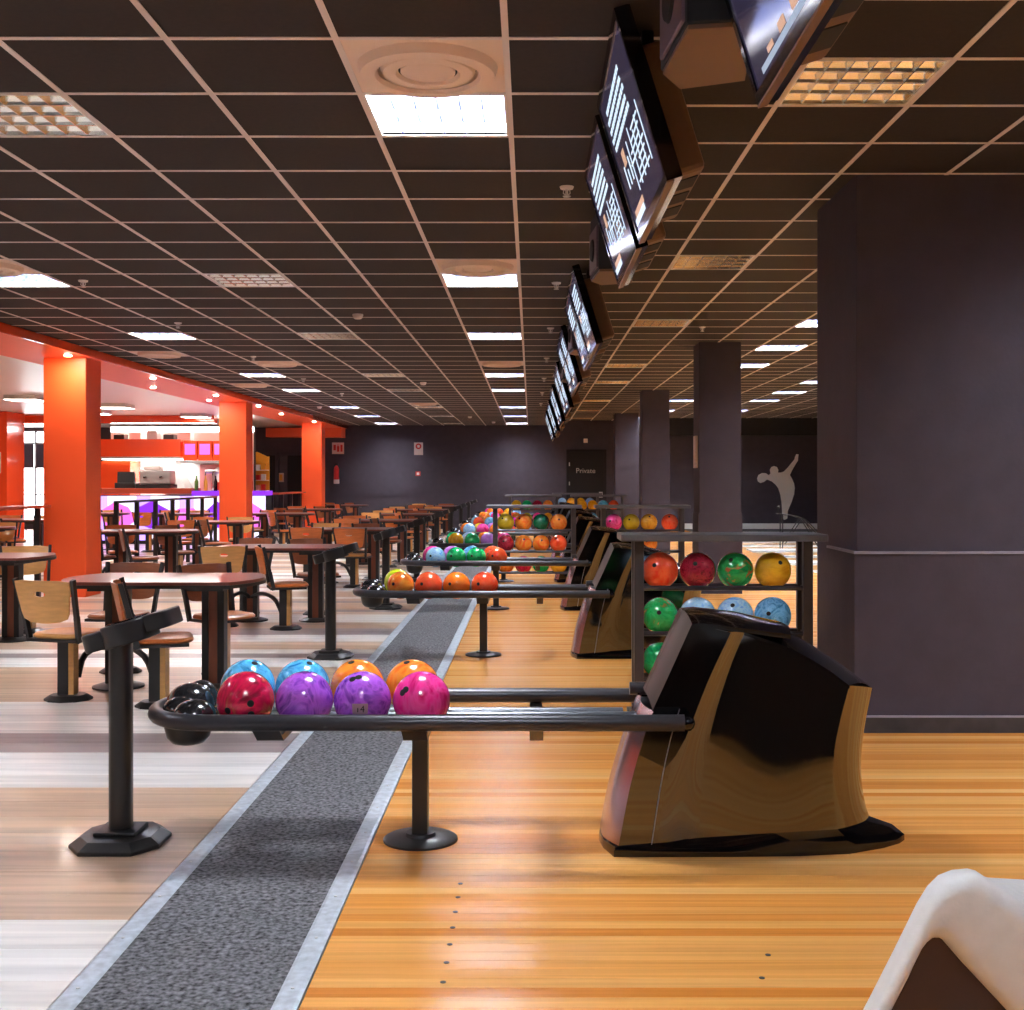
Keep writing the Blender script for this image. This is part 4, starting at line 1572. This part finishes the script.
R = math.radians
TAB = []
for i, yv in enumerate((8.05, 11.85, 16.2, 19.8, 23.3, 26.8, 30.3)):
    TAB.append((-2.47, yv, 'aisle row', i))
for i, (xv, yv) in enumerate(((-4.86, 10.4), (-5.05, 15.62), (-5.03, 19.1), (-4.98, 23.7), (-4.98, 27.2), (-4.98, 31.6))):
    TAB.append((xv, yv, 'column row', i))
CORN = ['near left', 'near right', 'far left', 'far right']
rnd = random.Random(11)
for x, yv, rowname, i in TAB:
    t = tab0 if (x, yv) == (-2.47, 8.05) else copy_tree(tab0)
    t.location = (x, yv, 0)
    where = ('%s console-side table' if rowname == 'aisle row' else '%s column-side table') % words(i)
    tag(t, 'red-brown boat-shaped table, ' + words(i) + ' from the camera ' + ('beside the scoring consoles' if rowname == 'aisle row' else 'beside the orange columns'), 'table', 'lounge tables')
    for k, (cx, cy) in enumerate(SEATS):
        if rowname == 'aisle row' and i == 0:
            cols = [('tan', 'tan', R(-18)), ('amber', 'amber', R(-72)), ('brown', 'brown', R(172)), ('brown', 'amber', R(-130))][k]
        else:
            base = (R(-12), R(-65), R(180), R(-150))[k] + R(rnd.uniform(-35, 35))
            c_ = rnd.choice(('tan', 'brown', 'amber', 'brown', 'amber', 'tan'))
            cols = (c_, c_ if rnd.random() < 0.6 else 'amber', base)
            if rowname == 'aisle row' and i == 1:
                cols = [('tan', 'tan', R(15)), ('amber', 'amber', R(-72)), ('brown', 'brown', R(165)), ('brown', 'brown', R(-140))][k]
            if rowname == 'aisle row' and i == 2:
                cols = [('amber', 'amber', R(5)), ('amber', 'tan', R(-8)), ('tan', 'tan', R(165)), ('brown', 'brown', R(-150))][k]
        place_chair((x + cx, yv + cy, 0), cols[0], cols[1], cols[2],
                    '%s-backed swivel chair, %s corner of the %s' % (WCOL[cols[0]], CORN[k], where), 'swivel chairs around the lounge tables')
# bar seating beyond the railing
for i, (x, yv) in enumerate(((-7.9, 16.6), (-8.6, 20.0), (-11.0, 18.0), (-6.95, 23.6), (-8.75, 23.9))):
    t = copy_tree(tab0)
    t.location = (x, yv, 0)
    where = ['table just behind the railing', 'table facing the violet bar', 'table behind the nearest orange column', 'table by the middle column', 'table against the bar front'][i]
    tag(t, 'red-brown boat-shaped table, ' + where, 'table', 'bar tables')
    for k, (cx, cy) in enumerate(SEATS):
        place_chair((x + cx, yv + cy, 0), ('amber', 'tan')[k % 2], 'amber', (R(-12), R(-65), R(180), R(-150))[k] + R(rnd.uniform(-20, 20)),
                    '%s-backed swivel chair, %s corner of the %s' % (WCOL[('amber', 'tan')[k % 2]], CORN[k], where), 'chairs around the bar tables')

# ================================================================== RAILINGS
def railing(y0, y1, n, label, topw=0.06, topm='black'):
    t = thing('railing', (-5.85, y0, 0), label, 'railing')
    L = y1 - y0
    MB().box(-topw / 2, topw / 2, 0, L, 1.07, 1.105).build('top_rail', M[topm], t, smooth=0, bevel=0.005)
    for k in range(n):
        MB().box(-0.03, 0.03, L * k / (n - 1) * 0.985 + 0.01, L * k / (n - 1) * 0.985 + 0.06, 0, 1.07).build('post', M['black'], t, smooth=0)
    return t


railing(16.75, 22.1, 7, 'black railing between the nearest and middle orange columns, before the bar')
railing(26.9, 30.1, 4, 'black railing with red-brown ledge between the middle and farthest orange columns', 0.3, 'counter')
railing(9.2, 14.15, 5, 'railing with brown ledge at the left edge before the nearest column', 0.3, 'counter')

# ================================================================== BAR
bar = thing('bar_counter', (-8.3, 26.0, 0), 'bar counter with violet backlit front and red-brown top', 'bar counter')
xL, xR = -1.9, 2.5
MB().box(xL, 0.9, -0.05, 0.7, 1.1, 1.22).build('counter_top', M['counter'], bar, smooth=0, bevel=0.01)
MB().box(0.9, xR, -0.05, 0.7, 1.06, 1.16).build('counter_top_low', M['purpledeep'], bar, smooth=0)
MB().box(xL, xR, 0.05, 0.6, 0, 1.06).build('counter_body', M['black_matte'], bar, smooth=0)
# backlit front: shards of violet and white
rnd = random.Random(4)
for k in range(14):
    x0 = xL + (xR - xL) * k / 14
    x1 = xL + (xR - xL) * (k + 1) / 14 - 0.012
    MB().box(x0, x1, 0.02, 0.05, 0.08, 1.05).build('front_panel', (M['purplelight'], M['purplelight'], M['purple'])[k % 3], bar, smooth=0)
for k in range(6):
    cx = xL + 0.7 + k * 1.25
    mb = MB()
    a = rnd.uniform(0, 6)
    cx = xL + 0.4 + k * 0.75
    poly = [(cx + rnd.uniform(0.25, 0.5) * math.cos(a + 2 * PI * q / 6), 0.6 + rnd.uniform(0.18, 0.36) * math.sin(a + 2 * PI * q / 6)) for q in range(6)]
    mb.prism(poly, 0.008, 0.02, 'y').build('front_shard', (M['purpledeep'], M['magenta'])[k % 2], bar, smooth=0)

bk = thing('back_bar', (-8.3, 28.6, 0), 'lit back bar wall with orange canopy and pink cabinets', 'back bar')
MB().box(-2.0, 1.5, 0.6, 0.8, 0, 2.72).build('back_panel', M['walldark'], bk, smooth=0)
MB().box(-1.7, 1.4, 0.0, 0.6, 0.0, 1.0).build('work_bench', M['stainless'], bk, smooth=0)
MB().box(-2.0, 1.5, 0.56, 0.6, 2.58, 2.7).build('light_strip', M['shelflight'], bk, smooth=0)
MB().box(-2.0, 1.5, 0.57, 0.6, 1.0, 2.57).build('pale_upper_wall', M['white'], bk, smooth=0)
MB().box(-1.9, 1.4, -0.3, 0.3, 1.885, 1.899).build('canopy_fill_glow', M['shelflight'], bk, smooth=0)  # glowing slab added under the canopy to brighten the bar
can = MB().box(-2.0, 0.05, -0.6, 0.55, 1.95, 2.36).build('canopy', M['redorange'], bk, smooth=0)
MB().box(-2.0, 0.05, -0.62, 0.55, 1.9, 1.95).build('canopy_shelf', M['stainless'], bk, smooth=0)
for k in range(4):
    MB().box(0.1 + k * 0.35, 0.42 + k * 0.35, -0.55, 0.5, 1.86, 2.32).build('pink_cabinet', M['redorange'], bk, smooth=0)
    MB().box(0.14 + k * 0.35, 0.38 + k * 0.35, -0.56, -0.55, 2.0, 2.25).build('pink_glow', M['magenta'], bk, smooth=0)
MB().box(0.05, 1.5, -0.6, 0.5, 1.8, 1.85).build('bottle_shelf', M['stainless'], bk, smooth=0)
MB().box(-2.0, -1.25, -0.25, 0.5, 0, 1.85).build('red_cabinet', M['redorange'], bk, smooth=0)
hd = MB()
hd.add([(-0.75, -0.2, 1.1), (0.1, -0.2, 1.1), (0.1, 0.5, 1.1), (-0.75, 0.5, 1.1), (-0.62, 0.1, 1.88), (-0.35, 0.1, 1.88), (-0.35, 0.5, 1.88), (-0.62, 0.5, 1.88)],
       [(0, 1, 2, 3), (4, 5, 6, 7), (0, 1, 5, 4), (1, 2, 6, 5), (2, 3, 7, 6), (3, 0, 4, 7)])
hd.build('steel_hood', M['stainless'], bk, smooth=0)
MB().box(0.2, 1.5, 0.5, 0.565, 1.05, 1.78).build('pale_back_tiles', M['pinkpack'], bk, smooth=0)
for k in range(5):
    MB().box(-1.8 + k * 0.4, -1.55 + k * 0.4, 0.2, 0.5, 2.361, 2.5 + 0.05 * (k % 3)).build('stored_box', (M['black'], M['white'], M['stainless'])[k % 3], bk, smooth=0)

reg = thing('cash_register', (-8.95, 26.3, 1.22), 'black cash register on the bar counter by the nearest column', 'cash register')
MB().box(-0.22, 0.22, -0.1, 0.25, 0.0, 0.12).build('drawer', M['black'], reg, smooth=0, bevel=0.01)
MB().prism([(-0.05, 0.12), (0.12, 0.12), (0.06, 0.36), (-0.02, 0.36)], -0.18, 0.18, 'x').build('screen', M['black_matte'], reg, smooth=0)
cof = thing('coffee_machine', (-8.3, 26.35, 1.22), 'steel coffee machine on the bar counter', 'coffee machine')
MB().box(-0.35, 0.35, -0.1, 0.3, 0.08, 0.4).build('body', M['stainless'], cof, smooth=0, bevel=0.03)
MB().box(-0.38, 0.38, -0.2, 0.3, 0.0, 0.08).build('drip_tray', M['black'], cof, smooth=0)
MB().tube([(-0.2, -0.1, 0.25), (-0.2, -0.22, 0.24)], 0.02, 8).tube([(0.15, -0.1, 0.25), (0.15, -0.22, 0.24)], 0.02, 8).build('group_head', M['black'], cof)
MB().box(-0.3, 0.1, 0.0, 0.25, 0.4, 0.5).build('cup_stack', M['white'], cof, smooth=0, bevel=0.03)
tap = thing('beer_tap', (-7.0, 26.3, 1.163), 'steel beer tap column on the low end of the bar', 'beer tap')
MB().lathe([(0.09, 0), (0.08, 0.02), (0.05, 0.04), (0.05, 0.42), (0.06, 0.45)], 14).build('column', M['stainless'], tap)
MB().tube([(-0.2, 0, 0.42), (0.2, 0, 0.42)], 0.04, 10).build('crossbar', M['stainless'], tap)
for x in (-0.16, 0, 0.16):
    MB().tube([(x, -0.04, 0.42), (x, -0.12, 0.4), (x, -0.13, 0.34)], 0.012, 8).build('spout', M['black'], tap)
bot = None
for k in range(7):
    m_ = [M['glass'], M['yellow'], M['gloss'], M['extred'], M['glass'], M['white'], M['extred']][k]
    o = MB().lathe([(0.04, 0), (0.042, 0.02), (0.042, 0.2), (0.016, 0.27), (0.015, 0.33)], 12).build('bottle', m_, None, (-7.35 + 0.2 * k, 26.15, 1.161), 40)
    if k == 2 or (k == 3):
        o.location.x += 0.02
    tag(o, '%s bottle on the low end of the bar, %s from the left' % (['green', 'yellow', 'black', 'red', 'second green', 'white', 'dark red'][k], words(k)), 'bottle', 'bottles on the bar')
gift = thing('slush_machine', (-7.25, 28.3, 1.0), 'red and white drinks machine behind the bar end', 'drinks machine')
MB().box(-0.3, 0.3, -0.2, 0.25, 0.0, 0.35).build('body', M['extred'], gift, smooth=0, bevel=0.02)
for x in (-0.15, 0.15):
    MB().lathe([(0.13, 0), (0.14, 0.1), (0.13, 0.3), (0.05, 0.36)], 14, (x, 0, 0.35)).build('drum', M['white' if x < 0 else 'extred'], gift)
MB().box(-0.35, 0.35, -0.25, 0.3, -1.0, 0.0).build('cabinet', M['walldark'], gift, smooth=0)

# snack display and cards by the far wall
sn = thing('snack_display', (-7.0, 30.2, 0), 'snack display stand with yellow arched header, right of the middle column', 'display stand')
MB().box(-0.3, 0.3, 0.25, 0.3, 0, 2.0).build('back_board', M['yellow'], sn, smooth=0)
MB().prism([(-0.3, 1.85), (0.3, 1.85), (0.3, 1.98), (0.15, 2.05), (0, 2.12), (-0.15, 2.05), (-0.3, 1.98)], 0.18, 0.25, 'y').build('header', M['yellow'], sn, smooth=0)
for k in range(5):
    z = 0.6 + k * 0.26
    MB().box(-0.3, 0.3, 0.0, 0.25, z, z + 0.02).build('shelf', M['white'], sn, smooth=0)
    for j in range(4):
        MB().box(-0.26 + j * 0.135, -0.16 + j * 0.135, 0.03, 0.15, z + 0.021, z + 0.15 + 0.02 * (j % 2)).build('packet', (M['pinkpack'], M['extred'], M['white'], M['yellow'])[(j + k) % 4], sn, smooth=0)


def plate(name, px0, py0, px1, py1, label, cat, m, marks=()):
    Y = YW1 - 0.012
    a, b = at(px0, py0, Y), at(px1, py1, Y)
    t = thing(name, ((a.x + b.x) / 2, Y, (a.z + b.z) / 2), label, cat)
    hx, hz = (b.x - a.x) / 2, (a.z - b.z) / 2
    MB().box(-hx, hx, 0, 0.011, -hz, hz).build('plate', m, t, smooth=0, bevel=0.004)
    return t, hx, hz


t, hx, hz = plate('fire_sign', 332, 442.5, 344, 454, 'white and red fire extinguisher sign high on the far wall', 'sign', M['signwhite'])
MB().box(-0.03, 0.035, -0.004, 0, -0.1, 0.06).lathe([(0.012, 0), (0.012, 0.05)], 8, (0, -0.002, 0.06)).build('extinguisher_mark', M['signred'], t, smooth=0)
MB().box(-0.13, -0.06, -0.004, 0, -0.06, 0.1).build('hose_mark', M['signred'], t, smooth=0)
MB().box(0.07, 0.13, -0.004, 0, -0.1, 0.1).build('flame_mark', M['signred'], t, smooth=0)
t, hx, hz = plate('alarm_sign', 414, 442.5, 423, 455, 'white sign with a red ring on the far wall above the alarm point', 'sign', M['signwhite'])
mb = MB()
n = 20
vs = [(r * math.cos(2 * PI * j / n), y_, 0.07 + r * math.sin(2 * PI * j / n)) for r, y_ in ((0.085, -0.004), (0.04, -0.004), (0.085, 0.0), (0.04, 0.0)) for j in range(n)]
fs = [(j, (j + 1) % n, n + (j + 1) % n, n + j) for j in range(n)] + [(j, (j + 1) % n, 2 * n + (j + 1) % n, 2 * n + j) for j in range(n)]
mb.add(vs, fs).build('ring_mark', M['signred'], t, smooth=0)
t, hx, hz = plate('alarm_point', 415.5, 471.5, 420.5, 476, 'small red alarm call point on the far wall', 'alarm point', M['signred'])
MB().box(-0.035, 0.035, -0.01, 0, -0.035, 0.035).build('glass_pane', M['signwhite'], t, smooth=0)
t, hx, hz = plate('wall_notice', 272.5, 473, 284, 482, 'pale notice board on the dark wall between two doors', 'notice', M['signwhite'])
MB().box(-0.12, -0.02, -0.003, 0, -0.09, 0.09).build('left_sheet', M['pinkpack'], t, smooth=0)
MB().box(0.03, 0.12, -0.003, 0, -0.09, 0.09).build('right_sheet', M['yellow'], t, smooth=0)
e = at(336.5, 476, YW1 - 0.1)
ex = thing('fire_extinguisher', (e.x, e.y, e.z - 0.2), 'red fire extinguisher hanging on the far wall beside the orange column', 'extinguisher')
MB().lathe([(0.07, 0.08), (0.08, 0.1), (0.08, 0.4), (0.05, 0.47), (0.02, 0.5)], 16).build('cylinder', M['extred'], ex)
MB().lathe([(0.08, -0.02), (0.082, 0.0), (0.082, 0.1)], 16).build('lower_band', M['signwhite'], ex)
MB().box(-0.05, 0.05, -0.02, 0.02, 0.5, 0.56).build('valve', M['black'], ex, smooth=0)
MB().tube([(0.04, -0.03, 0.53), (0.1, -0.05, 0.4), (0.09, -0.05, 0.15)], 0.012, 6).build('hose', M['black'], ex)
MB().box(-0.05, 0.05, 0.06, 0.1, 0.2, 0.4).build('wall_bracket', M['black'], ex, smooth=0)

# bowler silhouette relief on the far wall, lane side
sil = [(757.2, 478.5), (758.5, 475), (762, 473), (766, 473.2), (769, 475.3), (770.5, 473.5), (770, 469.5), (771.5, 467), (774, 466), (777, 467), (778.4, 470), (778, 472.5), (781, 472.5), (784, 471.5),
       (787.5, 468), (791.5, 463), (794.5, 459.5), (795, 457), (796.5, 454), (798.6, 454.5), (798.2, 457.5), (798, 460.5), (795.5, 464.5), (792, 470.5), (790, 475), (792, 478.5), (794, 483), (794.8, 488),
       (794.2, 494), (792, 501), (789.5, 507), (787.8, 511), (787.5, 516), (787.3, 518.5), (784.5, 519.8), (782.2, 518.5), (782.3, 512), (781.7, 503), (780.5, 495), (778.5, 488.5), (776, 485), (772, 481.5), (767, 479.5), (764, 482), (760.5, 483), (758, 481.5)]
Ys = YW1 - 0.05
poly = [(at(x, y_, Ys).x, at(x, y_, Ys).z) for x, y_ in sil]
ox = sum(p[0] for p in poly) / len(poly)
o = MB().prism([(p[0] - ox, p[1]) for p in poly], 0, 0.028, 'y').build('bowler_silhouette', M['silhouette'], None, (ox, Ys, 0), 0)
tag(o, 'pale flat silhouette of a bowler with raised arm on the far wall', 'wall figure')

# wire bowling ramp standing on the approach far right
rp = thing('bowling_ramp', (5.35, 24.0, 0), 'thin black wire bowling ramp standing near the far lanes', 'bowling ramp')
for yv in (-0.12, 0.12):
    MB().tube([(-0.35, yv, 0.72), (-0.05, yv, 0.68), (0.15, yv, 0.62), (0.5, yv, 0.25), (0.8, yv, 0.1)], 0.014, 6).build('slide_rail', M['black'], rp, smooth=60)
    MB().tube([(-0.3, yv, 0.7), (-0.3, yv, 0.0)], 0.012, 6).build('leg', M['black'], rp)
    MB().tube([(0.1, yv, 0.64), (-0.25, yv, 0.12)], 0.01, 6).build('brace', M['black'], rp)
    MB().tube([(0.1, yv, 0.64), (0.5, yv, 0.0)], 0.012, 6).build('leg', M['black'], rp)
MB().tube([(-0.38, -0.12, 0.72), (-0.38, 0.12, 0.72)], 0.012, 6).tube([(-0.3, -0.12, 0.35), (-0.3, 0.12, 0.35)], 0.01, 6).build('crossbar', M['black'], rp)
MB().tube([(-0.38, 0, 0.72), (-0.36, 0, 0.84)], 0.012, 6).sphere((-0.36, 0, 0.85), 0.03, 8, 6).build('handle', M['black'], rp)

# planter railing by the far-left window
gr = thing('window_grille', (-13.6, 33.0, 0), 'thin dark railing in front of the bright far left window', 'railing')
MB().tube([(-1.2, 0, 1.0), (1.2, 0, 1.0)], 0.02, 6).build('top_rail', M['black'], gr)
for k in range(7):
    MB().tube([(-1.2 + 0.4 * k, 0, 0), (-1.2 + 0.4 * k, 0, 1.0)], 0.014, 6).build('baluster', M['black'], gr)

# ================================================================== FOREGROUND SEAT (bottom right)
def make_seat():
    Y0 = 2.02
    t = thing('moulded_seat', (1.0, Y0 + 0.2, 0), 'pale grey moulded seat with dark hollow side, bottom right corner', 'seat')
    s_ = Y0 / F

    def q(px, py):
        return ((px - VX) * s_ - 1.0, EYE - (py - HZ) * s_)
    outer = [q(722, 1305), q(800, 1158), q(878, 1010), q(903, 961), q(926, 914), q(937, 896), q(948, 885), q(962, 879.5), q(978, 878), q(986, 880), q(1024, 905), q(1100, 962), q(1200, 1045), q(1330, 1170), q(1440, 1305)]
    inner = [q(752, 1305), q(822, 1160), q(893, 1012), q(910, 980), q(922, 958), q(928, 949), q(934, 944), q(938, 943), q(943, 943), q(948, 946), q(968, 969), q(1010, 1014), q(1100, 1110), q(1200, 1220), q(1270, 1305)]
    n = len(outer)
    e = 0.03
    cen = [((a[0] + b[0]) / 2, (a[1] + b[1]) / 2) for a, b in zip(outer, inner)]

    def sh(p, c, d):
        v = Vector((c[0] - p[0], c[1] - p[1]))
        v.normalize()
        return (p[0] + v.x * d, p[1] + v.y * d)
    rows = []
    for pl, sg in ((outer, 1), (inner, -1)):
        rr = []
        for k in range(6):
            a_ = PI / 2 * k / 5
            r_ = []
            for p, c in zip(pl, cen):
                ee = min(e, 0.8 * math.hypot(p[0] - c[0], p[1] - c[1]))
                w = sh(p, c, ee * (1 - math.cos(a_)))
                r_.append(Vector((w[0], -0.2 + ee * (1 - math.sin(a_)), w[1])))
            rr.append(r_)
        rr.insert(0, [Vector((p[0], -0.2 + 0.05, p[1])) for p in pl])
        rows += rr if sg > 0 else rr[::-1]
    rows.append(rows[0])
    mb = MB().patch(rows)
    mb.build('side_frame', M['seatgrey'], t, smooth=60)
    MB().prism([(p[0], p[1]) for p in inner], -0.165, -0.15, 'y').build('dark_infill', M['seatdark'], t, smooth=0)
    # upper shell that runs back from the seam
    up = [q(987, 883), q(1024, 908), q(1100, 965), q(1200, 1048)]
    r0 = [Vector((p[0], -0.155, p[1])) for p in up]
    r1 = []
    for px in (992, 1030, 1110, 1210):
        w = at(px, 880, 2.5)
        r1.append(Vector((w.x - 1.0, w.y - (Y0 + 0.2), w.z)))
    r2 = [Vector((p.x, p.y + 0.02, 0.0)) for p in r1]
    MB().patch([r0, [a_.lerp(b_, .5) for a_, b_ in zip(r0, r1)], r1]).build('seat_shell', M['seatgrey'], t, smooth=50)
    lf = [Vector((x_, 0.29, z_)) for x_, z_ in ((-0.41, 0.0), (-0.262, 0.29), (-0.212, 0.39), (-0.137, 0.515), (-0.1, 0.54), (0.6, 0.552), (0.6, 0.0))]
    MB().prism([(p.x, p.z) for p in lf], 0.262, 0.277, 'y').build('unseen_back_panel', M['black_matte'], t, smooth=0)  # unseen black panel, added for the dark reflection in the hood side
    return t


make_seat()
